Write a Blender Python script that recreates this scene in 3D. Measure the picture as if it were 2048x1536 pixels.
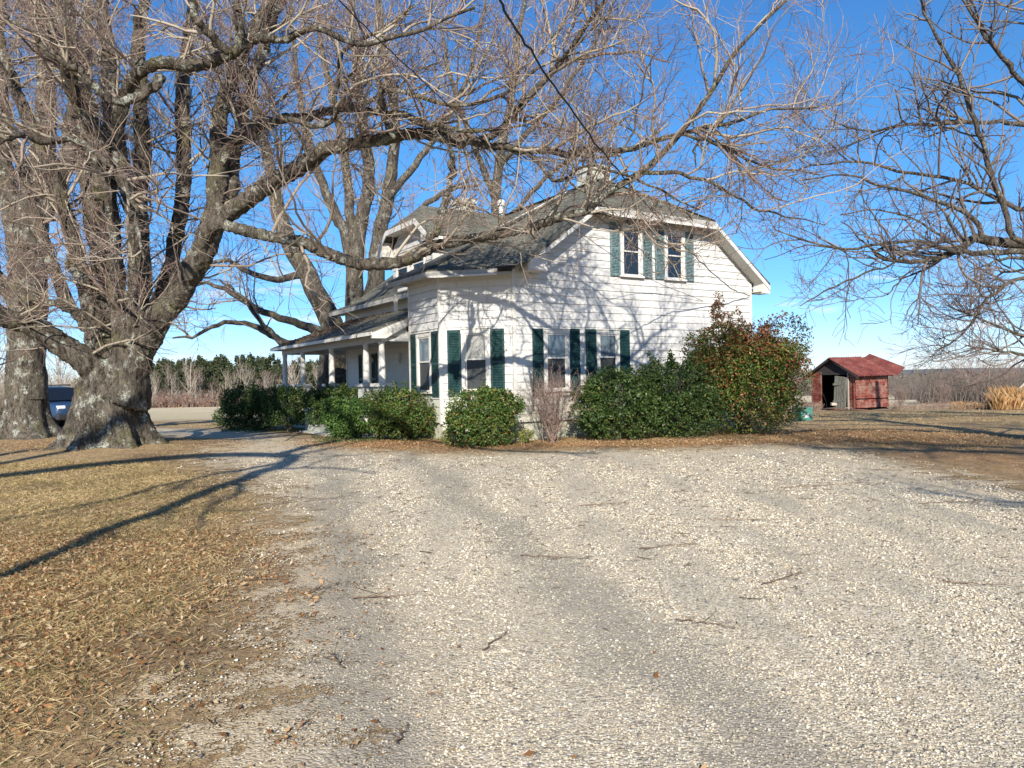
import bpy, math, random
import numpy as np
from mathutils import Vector, Matrix
R = math.radians
sc = bpy.context.scene
for o in list(bpy.data.objects): bpy.data.objects.remove(o)
COL = sc.collection

# ------------------------------------------------------------------ camera
F_PX, ROLL, HOR = 1470.0, 0.019, 756.0
pit = math.atan((768 - HOR) / F_PX); rol = math.atan(ROLL)
EYE = np.array([0, 0, 1.6])
FW = np.array([0, math.cos(pit), -math.sin(pit)]); R0 = np.array([1., 0, 0]); U0 = np.cross(R0, FW)
RT = R0 * math.cos(rol) - U0 * math.sin(rol); UP = R0 * math.sin(rol) + U0 * math.cos(rol)
cd = bpy.data.cameras.new('camera'); cam = bpy.data.objects.new('camera', cd); COL.objects.link(cam)
cd.sensor_width = 36; cd.lens = F_PX / 2048 * 36; cd.clip_end = 8000; cd.clip_start = .05
M = Matrix(((RT[0], UP[0], -FW[0], 0), (RT[1], UP[1], -FW[1], 0), (RT[2], UP[2], -FW[2], 1.6), (0, 0, 0, 1)))
cam.matrix_world = M
sc.camera = cam

def at(x, y, Y):
    """world point seen at photo pixel (x, y) at distance Y ahead"""
    d = FW + RT * (x - 1024) / F_PX - UP * (y - 768) / F_PX
    return EYE + d * (Y / d[1])

# ------------------------------------------------------------------ world, sun
EL, AZ = R(27.5), R(1.0)
w = bpy.data.worlds.new('World'); sc.world = w; w.use_nodes = True
nt = w.node_tree; N = nt.nodes; Lk = nt.links; N.clear()
sky = N.new('ShaderNodeTexSky'); sky.sky_type = 'NISHITA'; sky.sun_disc = False
sky.sun_elevation = EL; sky.sun_rotation = math.pi + AZ; sky.air_density = 1.0; sky.dust_density = .15; sky.ozone_density = 4.5
hsv = N.new('ShaderNodeHueSaturation'); hsv.inputs['Saturation'].default_value = 1.2; hsv.inputs['Value'].default_value = 1.42
bg = N.new('ShaderNodeBackground'); bg.inputs['Strength'].default_value = .08
out = N.new('ShaderNodeOutputWorld')
tc = N.new('ShaderNodeTexCoord'); sep = N.new('ShaderNodeSeparateXYZ')
mp = N.new('ShaderNodeMapping'); mp.inputs['Scale'].default_value = (5, 5, 26); mp.inputs['Location'].default_value = (1.3, .2, .4)
no = N.new('ShaderNodeTexNoise'); no.inputs['Scale'].default_value = 1.7; no.inputs['Detail'].default_value = 7; no.inputs['Roughness'].default_value = .55
cr = N.new('ShaderNodeValToRGB'); cr.color_ramp.elements[0].position = .56; cr.color_ramp.elements[1].position = .72
zr = N.new('ShaderNodeValToRGB')
for p, c in ((0.0, .9), (.06, .75), (.13, .8), (.2, 0)):
    e = zr.color_ramp.elements.new(p); e.color = (c, c, c, 1)
zr.color_ramp.elements.remove(zr.color_ramp.elements[-1])
mu = N.new('ShaderNodeMath'); mu.operation = 'MULTIPLY'
tr_ = N.new('ShaderNodeValToRGB'); tn = N.new('ShaderNodeMix'); tn.data_type = 'RGBA'; tn.blend_type = 'MULTIPLY'; tn.inputs[0].default_value = 1
tr_.color_ramp.elements[0].color = (.72, .8, 1.15, 1); e = tr_.color_ramp.elements[1]; e.position = .55; e.color = (1, .93, 1, 1)
e = tr_.color_ramp.elements.new(.12); e.color = (.6, .8, 1.05, 1); e = tr_.color_ramp.elements.new(.3); e.color = (.8, .93, 1, 1)
mx = N.new('ShaderNodeMix'); mx.data_type = 'RGBA'; mx.inputs['B'].default_value = (8.6, 8.8, 9.4, 1)
Lk.new(tc.outputs['Generated'], mp.inputs[0]); Lk.new(mp.outputs[0], no.inputs['Vector']); Lk.new(no.outputs[0], cr.inputs[0])
Lk.new(tc.outputs['Generated'], sep.inputs[0]); Lk.new(sep.outputs[2], zr.inputs[0])
Lk.new(cr.outputs[0], mu.inputs[0]); Lk.new(zr.outputs[0], mu.inputs[1]); Lk.new(mu.outputs[0], mx.inputs[0])
Lk.new(sky.outputs[0], hsv.inputs['Color']); Lk.new(hsv.outputs[0], tn.inputs['A']); Lk.new(sep.outputs[2], tr_.inputs[0]); Lk.new(tr_.outputs[0], tn.inputs['B']); Lk.new(tn.outputs['Result'], mx.inputs['A']); Lk.new(mx.outputs['Result'], bg.inputs[0]); Lk.new(bg.outputs[0], out.inputs[0])
sl = bpy.data.lights.new('sun', 'SUN'); sl.energy = 5.0; sl.angle = R(.53); sl.color = (1, .93, .82)
so = bpy.data.objects.new('sun', sl); COL.objects.link(so)
sd = Vector((-math.sin(AZ) * math.cos(EL), -math.cos(AZ) * math.cos(EL), math.sin(EL)))
so.rotation_euler = sd.to_track_quat('Z', 'Y').to_euler()
sc.view_settings.view_transform = 'Standard'; sc.view_settings.look = 'None'; sc.view_settings.exposure = .6; sc.view_settings.gamma = 1
sc.render.engine = 'CYCLES'

# ------------------------------------------------------------------ materials
def mat(name, col=(.5, .5, .5), rough=.8, spec=.3, metal=0):
    m = bpy.data.materials.new(name); m.use_nodes = True
    b = m.node_tree.nodes['Principled BSDF']
    b.inputs['Base Color'].default_value = (*col, 1); b.inputs['Roughness'].default_value = rough
    b.inputs['Specular IOR Level'].default_value = spec; b.inputs['Metallic'].default_value = metal
    return m
class G:
    """small node-graph helper"""
    def __init__(s, m): s.t = m.node_tree; s.b = s.t.nodes['Principled BSDF']; s.out = s.t.nodes['Material Output']
    def n(s, t, **k):
        x = s.t.nodes.new(t)
        for a, b in k.items():
            if hasattr(x, a): setattr(x, a, b)
            else: x.inputs[a].default_value = b
        return x
    def l(s, a, b): s.t.links.new(a, b)
    def coord(s, scale=(1, 1, 1), kind='Object'):
        c = s.n('ShaderNodeTexCoord'); m = s.n('ShaderNodeMapping'); m.inputs['Scale'].default_value = scale
        s.l(c.outputs[kind], m.inputs[0]); return m.outputs[0]
    def noise(s, vec, scale, detail=4, rough=.55, dist=0):
        x = s.n('ShaderNodeTexNoise'); x.inputs['Scale'].default_value = scale; x.inputs['Detail'].default_value = detail
        x.inputs['Roughness'].default_value = rough; x.inputs['Distortion'].default_value = dist
        if vec: s.l(vec, x.inputs['Vector'])
        return x.outputs[0]
    def voro(s, vec, scale, out='Color', feat='F1'):
        x = s.n('ShaderNodeTexVoronoi'); x.feature = feat; x.inputs['Scale'].default_value = scale
        if vec: s.l(vec, x.inputs['Vector'])
        return x.outputs[out]
    def ramp(s, fac, stops, interp='LINEAR'):
        x = s.n('ShaderNodeValToRGB'); x.color_ramp.interpolation = interp
        while len(x.color_ramp.elements) > 1: x.color_ramp.elements.remove(x.color_ramp.elements[-1])
        for i, (p, c) in enumerate(stops):
            e = x.color_ramp.elements[0] if i == 0 else x.color_ramp.elements.new(p)
            e.position = p; e.color = (*c, 1) if len(c) == 3 else c
        s.l(fac, x.inputs[0]); return x.outputs[0]
    def mix(s, fac, a, b, mode='MIX'):
        x = s.n('ShaderNodeMix'); x.data_type = 'RGBA'; x.blend_type = mode
        for i, v in ((0, fac), (6, a), (7, b)):
            if isinstance(v, (int, float)): x.inputs[i].default_value = v
            elif isinstance(v, tuple): x.inputs[i].default_value = (*v, 1)
            else: s.l(v, x.inputs[i])
        return x.outputs[2]
    def math(s, op, a, b=0, c=None):
        x = s.n('ShaderNodeMath'); x.operation = op
        for i, v in enumerate((a, b, c)):
            if v is None: continue
            if isinstance(v, (int, float)): x.inputs[i].default_value = v
            else: s.l(v, x.inputs[i])
        return x.outputs[0]
    def col(s, v): s.l(v, s.b.inputs['Base Color'])
    def bump(s, h, strength=.5, dist=.02):
        x = s.n('ShaderNodeBump'); x.inputs['Strength'].default_value = strength; x.inputs['Distance'].default_value = dist
        s.l(h, x.inputs['Height']); s.l(x.outputs[0], s.b.inputs['Normal'])
    def attr(s, name):
        x = s.n('ShaderNodeAttribute'); x.attribute_name = name; return x.outputs['Fac']
    def island(s): return s.n('ShaderNodeNewGeometry').outputs['Random Per Island']

def painted(name, col, dirt=.35, rough=.6, scale=2.5, dirtcol=None):
    m = mat(name, col, rough, .3); g = G(m)
    v = g.coord(); n1 = g.noise(v, scale, 6, .65); n2 = g.noise(v, scale * 9, 4, .6)
    dc = dirtcol or tuple(c * .55 for c in col)
    f = g.ramp(n1, [(.42, (0, 0, 0)), (.75, (dirt, dirt, dirt))]); f2 = g.ramp(n2, [(.5, (0, 0, 0)), (.8, (dirt * .8,) * 3)])
    g.col(g.mix(g.math('ADD', f, f2), col, dc)); g.bump(n2, .15, .01)
    return m
M_SIDE = painted('siding_white', (.63, .62, .59), .35, .5, 1.3, (.44, .44, .38))
g = G(M_SIDE); bc = g.b.inputs['Base Color'].links[0].from_socket; sx_ = g.n('ShaderNodeSeparateXYZ'); g.l(g.coord(), sx_.inputs[0])
low_ = g.ramp(g.math('ADD', sx_.outputs[2], g.math('MULTIPLY', g.noise(g.coord((1, 1, .5)), 2.2, 6, .7), 1.6)), [(0, (.75,) * 3), (1, (.0,) * 3)]); low_.node.color_ramp.elements[0].position = .35; mr_ = g.n('ShaderNodeMapRange'); mr_.inputs['From Max'].default_value = 2.6; g.l(g.math('ADD', sx_.outputs[2], g.math('MULTIPLY', g.noise(g.coord((1, 1, .5)), 2.2, 6, .7), 1.6)), mr_.inputs[0]); g.l(mr_.outputs[0], low_.node.inputs[0])
stk = g.ramp(g.noise(g.coord((5, 5, .35)), 1.6, 5, .7), [(.56, (0, 0, 0)), (.72, (.4, .4, .4))]); bc = g.mix(stk, bc, (.4, .39, .34)); g.col(g.mix(low_, bc, (.42, .43, .3)))
M_SHADE_JOINT = mat('lap_shade_and_joint', (.09, .09, .085), 1)  # dark grey: shade painted under the laps, also used for butt joints
M_TRIM = painted('trim_white', (.66, .64, .59), .35, .5, 4, (.42, .38, .3))
M_SOFF = painted('soffit_grey', (.55, .54, .5), .4, .6, 3)
M_FASC = painted('fascia_aged', (.42, .41, .37), .6, .6, 5, (.2, .18, .15))
M_FOUND = painted('painted_brick', (.62, .6, .5), .6, .8, 3, (.36, .38, .2))
def shutter_mat():
    m = mat('shutter_green', (.03, .12, .11), .45, .4); g = G(m); n = g.noise(g.coord(), 9, 5, .65)
    g.col(g.ramp(n, [(.35, (.01, .034, .034)), (.6, (.017, .056, .055)), (.78, (.05, .11, .11))])); return m
M_SHUT = shutter_mat()
def shutter_faded():
    m = mat('shutter_faded', (.16, .28, .3), .6, .3); g = G(m); n = g.noise(g.coord(), 16, 6, .7)
    g.col(g.ramp(n, [(.36, (.05, .11, .12)), (.52, (.13, .2, .21)), (.68, (.3, .36, .36))])); return m
M_SHUTF = shutter_faded()
def glass_mat(name, col, rough=.04):
    m = mat(name, col, rough, .9); g = G(m); n = g.noise(g.coord(), 1.1, 2); g.bump(n, .06, .05); return m
M_GLASS = glass_mat('window_glass_dark', (.012, .016, .02))
M_GLASSB = glass_mat('window_glass_grey', (.13, .17, .2))
M_BLIND = painted('window_blind', (.34, .34, .31), .5, .25, 3)
M_SCREEN = mat('window_screen', (.045, .05, .05), .5, .3)
def roof_mat():
    m = mat('roof_shingle', (.2, .19, .17), .9, .15); g = G(m)
    uv = g.n('ShaderNodeUVMap').outputs[0]
    b = g.n('ShaderNodeTexBrick'); b.inputs['Scale'].default_value = 1; b.inputs['Brick Width'].default_value = .3; b.inputs['Row Height'].default_value = .14
    b.inputs['Mortar Size'].default_value = .012; b.inputs['Color1'].default_value = (.19, .185, .145, 1); b.inputs['Color2'].default_value = (.085, .085, .068, 1); b.inputs['Mortar'].default_value = (.03, .03, .03, 1)
    g.l(uv, b.inputs['Vector'])
    mq = g.n('ShaderNodeMapping'); mq.inputs['Scale'].default_value = (.7, 5, 1); g.l(uv, mq.inputs[0]); n = g.noise(mq.outputs[0], 1.1, 7, .75); n2 = g.noise(uv, 22, 4, .7)
    c = g.mix(g.ramp(n, [(.4, (0, 0, 0)), (.7, (.6, .6, .6))]), b.outputs[0], (.2, .195, .15))
    c = g.mix(g.ramp(n2, [(.5, (0, 0, 0)), (.75, (.5, .5, .5))]), c, (.09, .09, .08))
    g.col(c); g.bump(g.math('ADD', b.outputs['Fac'], g.math('MULTIPLY', n2, .5)), .8, .015)
    return m
M_ROOF = roof_mat()
def brickpaint():
    m = mat('whitewashed_brick', (.6, .58, .5), .85, .2); g = G(m)
    v = g.coord(); sx = g.n('ShaderNodeSeparateXYZ'); g.l(v, sx.inputs[0]); cx = g.n('ShaderNodeCombineXYZ')
    g.l(g.math('ADD', sx.outputs[0], sx.outputs[1]), cx.inputs[0]); g.l(sx.outputs[2], cx.inputs[1])
    b = g.n('ShaderNodeTexBrick'); b.inputs['Scale'].default_value = 1; b.inputs['Brick Width'].default_value = .21; b.inputs['Row Height'].default_value = .075; b.inputs['Mortar Size'].default_value = .008
    b.inputs['Color1'].default_value = (.62, .62, .57, 1); b.inputs['Color2'].default_value = (.54, .54, .49, 1); b.inputs['Mortar'].default_value = (.42, .41, .37, 1)
    g.l(cx.outputs[0], b.inputs['Vector']); n = g.noise(v, 3, 6, .7)
    g.col(g.mix(g.ramp(n, [(.45, (0, 0, 0)), (.72, (.8, .8, .8))]), b.outputs[0], (.34, .36, .2))); g.bump(b.outputs['Fac'], .5, -.01)
    return m
M_BRICK = brickpaint()
def bark(name, light, dark, lichen=.5, sc_=1.0):
    m = mat(name, light, .95, .12); g = G(m)
    v = g.coord((1, 1, .3)); v2 = g.coord()
    n = g.math('ADD', g.math('MULTIPLY', g.noise(v, 13 * sc_, 9, .75, .9), .7), g.math('MULTIPLY', g.noise(v2, 38, 4, .8), .3)); n3 = g.noise(v2, 3.2, 6, .7); n4 = g.noise(v2, 26, 4, .7)
    c = g.ramp(n, [(.4, dark), (.5, tuple((a + b) / 2 for a, b in zip(light, dark))), (.6, light), (.7, tuple(a * 1.35 for a in light))])
    spot = g.math('MULTIPLY', g.ramp(n3, [(.54, (0, 0, 0)), (.62, (lichen,) * 3)]), g.ramp(n4, [(.42, (0, 0, 0)), (.55, (1, 1, 1))]))
    c = g.mix(spot, c, (.48, .5, .42))
    c = g.mix(g.ramp(g.noise(v2, 1.3, 4), [(.56, (0, 0, 0)), (.7, (lichen * .7,) * 3)]), c, (.16, .15, .06))
    g.col(c); g.bump(g.math('ADD', n, g.math('MULTIPLY', n4, .25)), 1.0, .09)
    return m
M_BARK = bark('bark_old_maple', (.215, .185, .145), (.012, .01, .008), 1.0)
M_BARK2 = bark('bark_grey', (.2, .17, .135), (.014, .012, .01), .6)
def twigmat(name, a, b, c):
    m = mat(name, a, .9, .15); g = G(m)
    g.col(g.ramp(g.island(), [(0, a), (.5, b), (1, c)])); return m
M_TWIG = twigmat('twig_pale', (.3, .25, .19), (.4, .35, .27), (.18, .12, .1))
M_TWIG2 = twigmat('twig_reddish', (.22, .14, .12), (.33, .25, .2), (.13, .08, .075))
M_TWIGD = twigmat('twig_dark', (.13, .11, .1), (.23, .19, .16), (.08, .06, .06))
def leafmat(name, stops, rough=.5, trans=.25, spec=.35):
    m = mat(name, stops[0][1], rough, spec); g = G(m); c = g.ramp(g.island(), stops)
    n = g.noise(g.coord(), .8, 3); c = g.mix(g.ramp(n, [(.4, (0, 0, 0)), (.65, (.3, .3, .3))]), c, (.07, .07, .02)); g.col(c)
    t = g.n('ShaderNodeBsdfTranslucent'); g.l(c, t.inputs[0]); ms = g.n('ShaderNodeMixShader'); ms.inputs[0].default_value = trans
    g.l(g.b.outputs[0], ms.inputs[1]); g.l(t.outputs[0], ms.inputs[2]); g.l(ms.outputs[0], g.out.inputs[0]); return m
M_LEAF_BR = leafmat('leaf_bright_green', [(0, (.04, .1, .02)), (.5, (.08, .165, .035)), (1, (.14, .23, .06))])
M_LEAF_MIX = leafmat('leaf_green_rust', [(0, (.035, .08, .018)), (.5, (.075, .15, .03)), (.85, (.16, .22, .05)), (.94, (.28, .19, .06)), (1, (.34, .14, .06))])
M_LEAF_DK = leafmat('leaf_dark_green', [(0, (.03, .065, .018)), (.6, (.055, .115, .028)), (.9, (.12, .17, .04)), (1, (.22, .18, .06))])
M_LEAF_HOL = leafmat('leaf_green_with_red', [(0, (.04, .09, .018)), (.45, (.08, .16, .03)), (.75, (.19, .25, .05)), (.9, (.34, .24, .07)), (1, (.42, .2, .08))])
M_LEAF_RED = leafmat('leaf_red_tips', [(0, (.12, .09, .03)), (.4, (.3, .1, .05)), (.75, (.42, .1, .06)), (1, (.5, .25, .12))])
M_LEAF_YG = leafmat('leaf_yellow_green', [(0, (.2, .24, .06)), (1, (.4, .42, .14))])
M_PINE = leafmat('pine_needles', [(0, (.045, .065, .032)), (.5, (.075, .1, .045)), (1, (.13, .145, .07))], .7, .25)
M_DEAD = leafmat('dead_leaves', [(0, (.16, .07, .03)), (.25, (.34, .16, .07)), (.5, (.48, .27, .13)), (.75, (.57, .4, .22)), (1, (.68, .54, .34))], .8, .3, .15)
M_DEBRIS = leafmat('roof_debris', [(0, (.1, .06, .04)), (.6, (.22, .14, .09)), (1, (.36, .25, .15))], .8, .2)
M_STRAW = leafmat('dry_grass', [(0, (.24, .16, .07)), (.3, (.5, .35, .16)), (.6, (.66, .5, .25)), (.86, (.76, .62, .36)), (.93, (.2, .2, .06)), (1, (.14, .2, .04))], .8, .3, .15)
M_STRAWO = leafmat('orange_broomsedge', [(0, (.45, .24, .09)), (.6, (.6, .36, .16)), (1, (.62, .46, .26))], .8, .35, .15)

# ------------------------------------------------------------------ mesh helpers
def link(name, me, m, parent=None, smooth=False):
    for x in (m if isinstance(m, (list, tuple)) else [m]): me.materials.append(x)
    o = bpy.data.objects.new(name, me); COL.objects.link(o)
    if parent: o.parent = parent
    if smooth: me.polygons.foreach_set('use_smooth', [True] * len(me.polygons))
    return o
def npmesh(name, V, Fc, m, parent=None, smooth=False, attrs=None, uv=None, matidx=None):
    """V (n,3), Fc (k,s) arrays of one polygon size"""
    V = np.asarray(V, np.float32); Fc = np.asarray(Fc, np.int32); k, s = Fc.shape
    me = bpy.data.meshes.new(name); me.vertices.add(len(V)); me.vertices.foreach_set('co', V.ravel())
    me.loops.add(k * s); me.loops.foreach_set('vertex_index', Fc.ravel())
    me.polygons.add(k); me.polygons.foreach_set('loop_start', np.arange(0, k * s, s, dtype=np.int32))
    try: me.polygons.foreach_set('loop_total', np.full(k, s, np.int32))
    except Exception: pass
    if matidx is not None: me.polygons.foreach_set('material_index', np.asarray(matidx, np.int32))
    me.update(calc_edges=True); me.validate()
    for a, d in (attrs or {}).items():
        at_ = me.attributes.new(a, 'FLOAT', 'POINT'); at_.data.foreach_set('value', np.asarray(d, np.float32))
    return link(name, me, m, parent, smooth)
class MB:
    def __init__(s): s.v = []; s.f = []; s.uv = []
    def poly(s, pts, uv=None):
        b = len(s.v); s.v += [tuple(p) for p in pts]; s.f.append(list(range(b, b + len(pts)))); s.uv.append(uv)
    def box(s, a, b, fr=None):
        x0, y0, z0 = a; x1, y1, z1 = b
        c = [(x0, y0, z0), (x1, y0, z0), (x1, y1, z0), (x0, y1, z0), (x0, y0, z1), (x1, y0, z1), (x1, y1, z1), (x0, y1, z1)]
        if fr: c = [fr(*p) for p in c]
        k = len(s.v); s.v += c
        for q in ((0, 3, 2, 1), (4, 5, 6, 7), (0, 1, 5, 4), (1, 2, 6, 5), (2, 3, 7, 6), (3, 0, 4, 7)): s.f.append([k + i for i in q]); s.uv.append(None)
        return s
    def prism(s, pts, d):
        """closed polygon pts extruded by vector d"""
        n = len(pts); k = len(s.v); s.v += [tuple(p) for p in pts] + [tuple(np.add(p, d)) for p in pts]
        s.f.append([k + i for i in range(n)][::-1]); s.f.append([k + n + i for i in range(n)])
        for i in range(n): s.f.append([k + i, k + (i + 1) % n, k + n + (i + 1) % n, k + n + i])
        s.uv += [None] * (n + 2)
    def lathe(s, c, prof, n=16, axis=2):
        k = len(s.v)
        for r, z in prof:
            for i in range(n):
                a = 2 * math.pi * i / n; p = [r * math.cos(a), r * math.sin(a), z]
                if axis == 0: p = [z, p[0], p[1]]
                if axis == 1: p = [p[0], z, p[1]]
                s.v.append(tuple(np.add(c, p)))
        for j in range(len(prof) - 1):
            for i in range(n):
                s.f.append([k + j * n + i, k + j * n + (i + 1) % n, k + (j + 1) * n + (i + 1) % n, k + (j + 1) * n + i]); s.uv.append(None)
        s.f.append([k + i for i in range(n)][::-1]); s.f.append([k + (len(prof) - 1) * n + i for i in range(n)]); s.uv += [None, None]
    def build(s, name, m, parent=None, smooth=False, bevel=0):
        me = bpy.data.meshes.new(name); me.from_pydata(s.v, [], s.f)
        if any(u is not None for u in s.uv):
            ul = me.uv_layers.new(name='UVMap'); i = 0
            for fi, fc in enumerate(s.f):
                for j in range(len(fc)):
                    if s.uv[fi] is not None: ul.data[i].uv = s.uv[fi][j]
                    i += 1
        for i in getattr(s, 'gap', []): me.polygons[i].material_index = 1
        me.validate(); me.update()
        o = link(name, me, m, parent, smooth)
        if bevel: b = o.modifiers.new('bevel', 'BEVEL'); b.width = bevel; b.segments = 2; b.limit_method = 'ANGLE'
        return o
def empty(name, loc, rz=0, label=None, cat=None, group=None):
    o = bpy.data.objects.new(name, None); COL.objects.link(o); o.location = tuple(loc); o.rotation_euler = (0, 0, rz); o.empty_display_size = .2
    tag(o, label, cat, group); return o
def tag(o, label=None, cat=None, group=None, kind=None):
    if label: o['label'] = label
    if cat: o['category'] = cat
    if group: o['group'] = group
    if kind: o['kind'] = kind
    return o
def copy_tree(o, parent=None):
    c = o.copy(); COL.objects.link(c); c.parent = parent
    for ch in list(o.children): copy_tree(ch, c)
    return c

def tubes(P, Rr, sides=3, caps=False):
    """P (N,K,3) R (N,K) -> verts, quads"""
    N_, K, _ = P.shape
    T = np.gradient(P, axis=1); T /= np.linalg.norm(T, axis=2, keepdims=True) + 1e-9
    mean = P[:, -1] - P[:, 0]; mean /= np.linalg.norm(mean, axis=1, keepdims=True) + 1e-9
    ref = np.where(np.abs(mean[:, 2:3]) < .8, np.array([[0, 0, 1.]]), np.array([[1., 0, 0]]))
    ref = np.cross(mean, ref)[:, None, :]
    n = ref - (ref * T).sum(2, keepdims=True) * T; n /= np.linalg.norm(n, axis=2, keepdims=True) + 1e-9
    b = np.cross(T, n)
    a = np.arange(sides) * 2 * np.pi / sides
    V = P[:, :, None, :] + Rr[:, :, None, None] * (n[:, :, None, :] * np.cos(a)[None, None, :, None] + b[:, :, None, :] * np.sin(a)[None, None, :, None])
    idx = np.arange(N_ * K * sides).reshape(N_, K, sides)
    q = np.stack([idx[:, :-1, :], np.roll(idx[:, :-1, :], -1, 2), np.roll(idx[:, 1:, :], -1, 2), idx[:, 1:, :]], -1)
    return V.reshape(-1, 3), q.reshape(-1, 4)
def merge(parts):
    vs, fs, k = [], [], 0
    for v, f in parts:
        vs.append(v); fs.append(f + k); k += len(v)
    return np.concatenate(vs), np.concatenate(fs)
def resample(pts, K):
    """Catmull-Rom through pts (n,d) -> K points"""
    p = np.asarray(pts, float); n = len(p)
    if n == 2: t = np.linspace(0, 1, K)[:, None]; return p[0] * (1 - t) + p[1] * t
    q = np.vstack([2 * p[0] - p[1], p, 2 * p[-1] - p[-2]]); t = np.linspace(0, n - 1 - 1e-6, K); i = t.astype(int); f = (t - i)[:, None]
    a, b, c, d = q[i], q[i + 1], q[i + 2], q[i + 3]
    return .5 * (2 * b + (c - a) * f + (2 * a - 5 * b + 4 * c - d) * f ** 2 + (3 * b - a - 3 * c + d) * f ** 3)
def grow(rng, P, Rr, n, L, rr, ang=(30, 65), up=.05, wob=.22, K=6, t0=.15, rmin=.004, taper=.35, zfloor=None, side=None):
    """children for every parent polyline; n = mean count per parent (float or array)"""
    N_, KP, _ = P.shape
    cnt = rng.poisson(np.broadcast_to(n, (N_,))); par = np.repeat(np.arange(N_), cnt); m = len(par)
    if m == 0: return np.zeros((0, K, 3)), np.zeros((0, K))
    t = t0 + (1 - t0) * rng.random(m) ** .8; x = t * (KP - 1) * .999; i = x.astype(int); f = (x - i)[:, None]
    p = P[par, i] * (1 - f) + P[par, i + 1] * f; tg = P[par, i + 1] - P[par, i]; tg /= np.linalg.norm(tg, axis=1, keepdims=True) + 1e-9
    r = Rr[par, i]
    rv = rng.normal(size=(m, 3)); rv[:, 2] += .35
    if side is not None: rv += side
    pe = rv - (rv * tg).sum(1, keepdims=True) * tg; pe /= np.linalg.norm(pe, axis=1, keepdims=True) + 1e-9
    th = np.radians(rng.uniform(*ang, m))[:, None]; d = tg * np.cos(th) + pe * np.sin(th)
    ln = L * rng.uniform(.55, 1.45, m) * (1.15 - .6 * t)
    r0 = np.maximum(np.minimum(r * .72, rr * rng.uniform(.6, 1.3, m)), rmin)
    out = np.empty((m, K, 3)); out[:, 0] = p; st = (ln / (K - 1))[:, None]
    for k in range(1, K):
        d = d + wob * rng.normal(size=(m, 3)); d[:, 2] += up; d /= np.linalg.norm(d, axis=1, keepdims=True)
        out[:, k] = out[:, k - 1] + d * st
    if zfloor is not None: out[:, :, 2] = np.maximum(out[:, :, 2], zfloor)
    rad = np.maximum(r0[:, None] * (1 - (1 - taper) * np.linspace(0, 1, K))[None], rmin * .8)
    return out, rad

# ------------------------------------------------------------------ terrain
def softplus(x): return np.log1p(np.exp(-np.abs(x))) + np.maximum(x, 0)
def gz(x, y):
    x = np.asarray(x, float); y = np.asarray(y, float)
    z = -.028 * 4 * softplus((y - 25) / 4) + .028 * 60 * softplus((y - 330) / 60)
    z = z - .012 * 6 * softplus((x - 14) / 6) * np.clip((y - 8) / 30, 0, 1)
    z = np.where(y > 400, np.maximum(z, -9.5), z)
    z = z + .22 * np.exp(-(((x + 9.4) / 2.6) ** 2 + ((y - 17.6) / 2.6) ** 2)) - .0
    z = z + .02 * np.sin(x * 1.1 + .4 * y) * np.sin(y * .9) * (np.abs(y - 10) < 40)
    return z
def axis_(a, b, st, far):
    c = list(np.arange(a, b + 1e-6, st)); s = st; p = b
    while p < far: s *= 1.18; p += s; c.append(p)
    s = st; p = a; lo = []
    while p > -far: s *= 1.18; p -= s; lo.append(p)
    return np.array(lo[::-1] + c)
XS = axis_(-24, 24, .3, 4000); YS = axis_(-3, 42, .3, 5000); YS = YS[YS > -400]
def grid(sel=None, dz=0, name='g', m=None, attrs=None, xs=XS, ys=YS):
    X, Y = np.meshgrid(xs, ys, indexing='ij'); Z = gz(X, Y) + dz; nx, ny = X.shape
    id_ = np.arange(nx * ny).reshape(nx, ny); q = np.stack([id_[:-1, :-1], id_[1:, :-1], id_[1:, 1:], id_[:-1, 1:]], -1).reshape(-1, 4)
    V = np.stack([X, Y, Z], -1).reshape(-1, 3)
    at_ = {k: f(V[:, 0], V[:, 1]) for k, f in (attrs or {}).items()}
    if sel is not None:
        keep = sel(V[:, 0], V[:, 1]); q = q[keep[q].any(1)]; u, inv = np.unique(q, return_inverse=True); V = V[u]; at_ = {k: a[u] for k, a in at_.items()}; q = inv.reshape(-1, 4)
    return npmesh(name, V, q, m, smooth=True, attrs=at_)
DRIVE = np.array([(-1.5, 2.2), (-1.68, 3.2), (-1.95, 4.5), (-2.25, 5.8), (-2.8, 7.5), (-3.4, 9.5), (-5.0, 12.3), (-6.7, 14.6), (-7.6, 17.5), (-8.6, 20.5), (-12, 23.5), (-32, 27.5), (-32, 33), (-18, 32), (-9.6, 27.2), (-7.4, 24.0), (-5.8, 21.3), (-4.3, 19.0), (-2.9, 17.2), (-1.2, 16.3), (1, 16.1), (3.5, 16.5), (5.6, 16.9), (6.6, 16.2), (7.3, 14.3), (7.1, 12), (7.1, 10), (7.6, 7), (9, 3), (15, -1), (15, -10), (-1.2, -10)])
def sdist(x, y, poly=DRIVE):
    x = np.asarray(x, float).ravel(); y = np.asarray(y, float).ravel(); d = np.full(x.shape, 1e9); ins = np.zeros(x.shape, bool); n = len(poly)
    for i in range(n):
        (x0, y0), (x1, y1) = poly[i], poly[(i + 1) % n]; ex, ey = x1 - x0, y1 - y0
        t = np.clip(((x - x0) * ex + (y - y0) * ey) / (ex * ex + ey * ey), 0, 1)
        d = np.minimum(d, np.hypot(x - x0 - t * ex, y - y0 - t * ey))
        c = ((y0 > y) != (y1 > y)) & (x < (x1 - x0) * (y - y0) / (y1 - y0 + 1e-12) + x0); ins ^= c
    return np.where(ins, d, -d)
def bumpf(x, y, cx, cy, sx, sy): return np.exp(-(((x - cx) / sx) ** 2 + ((y - cy) / sy) ** 2))
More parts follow.
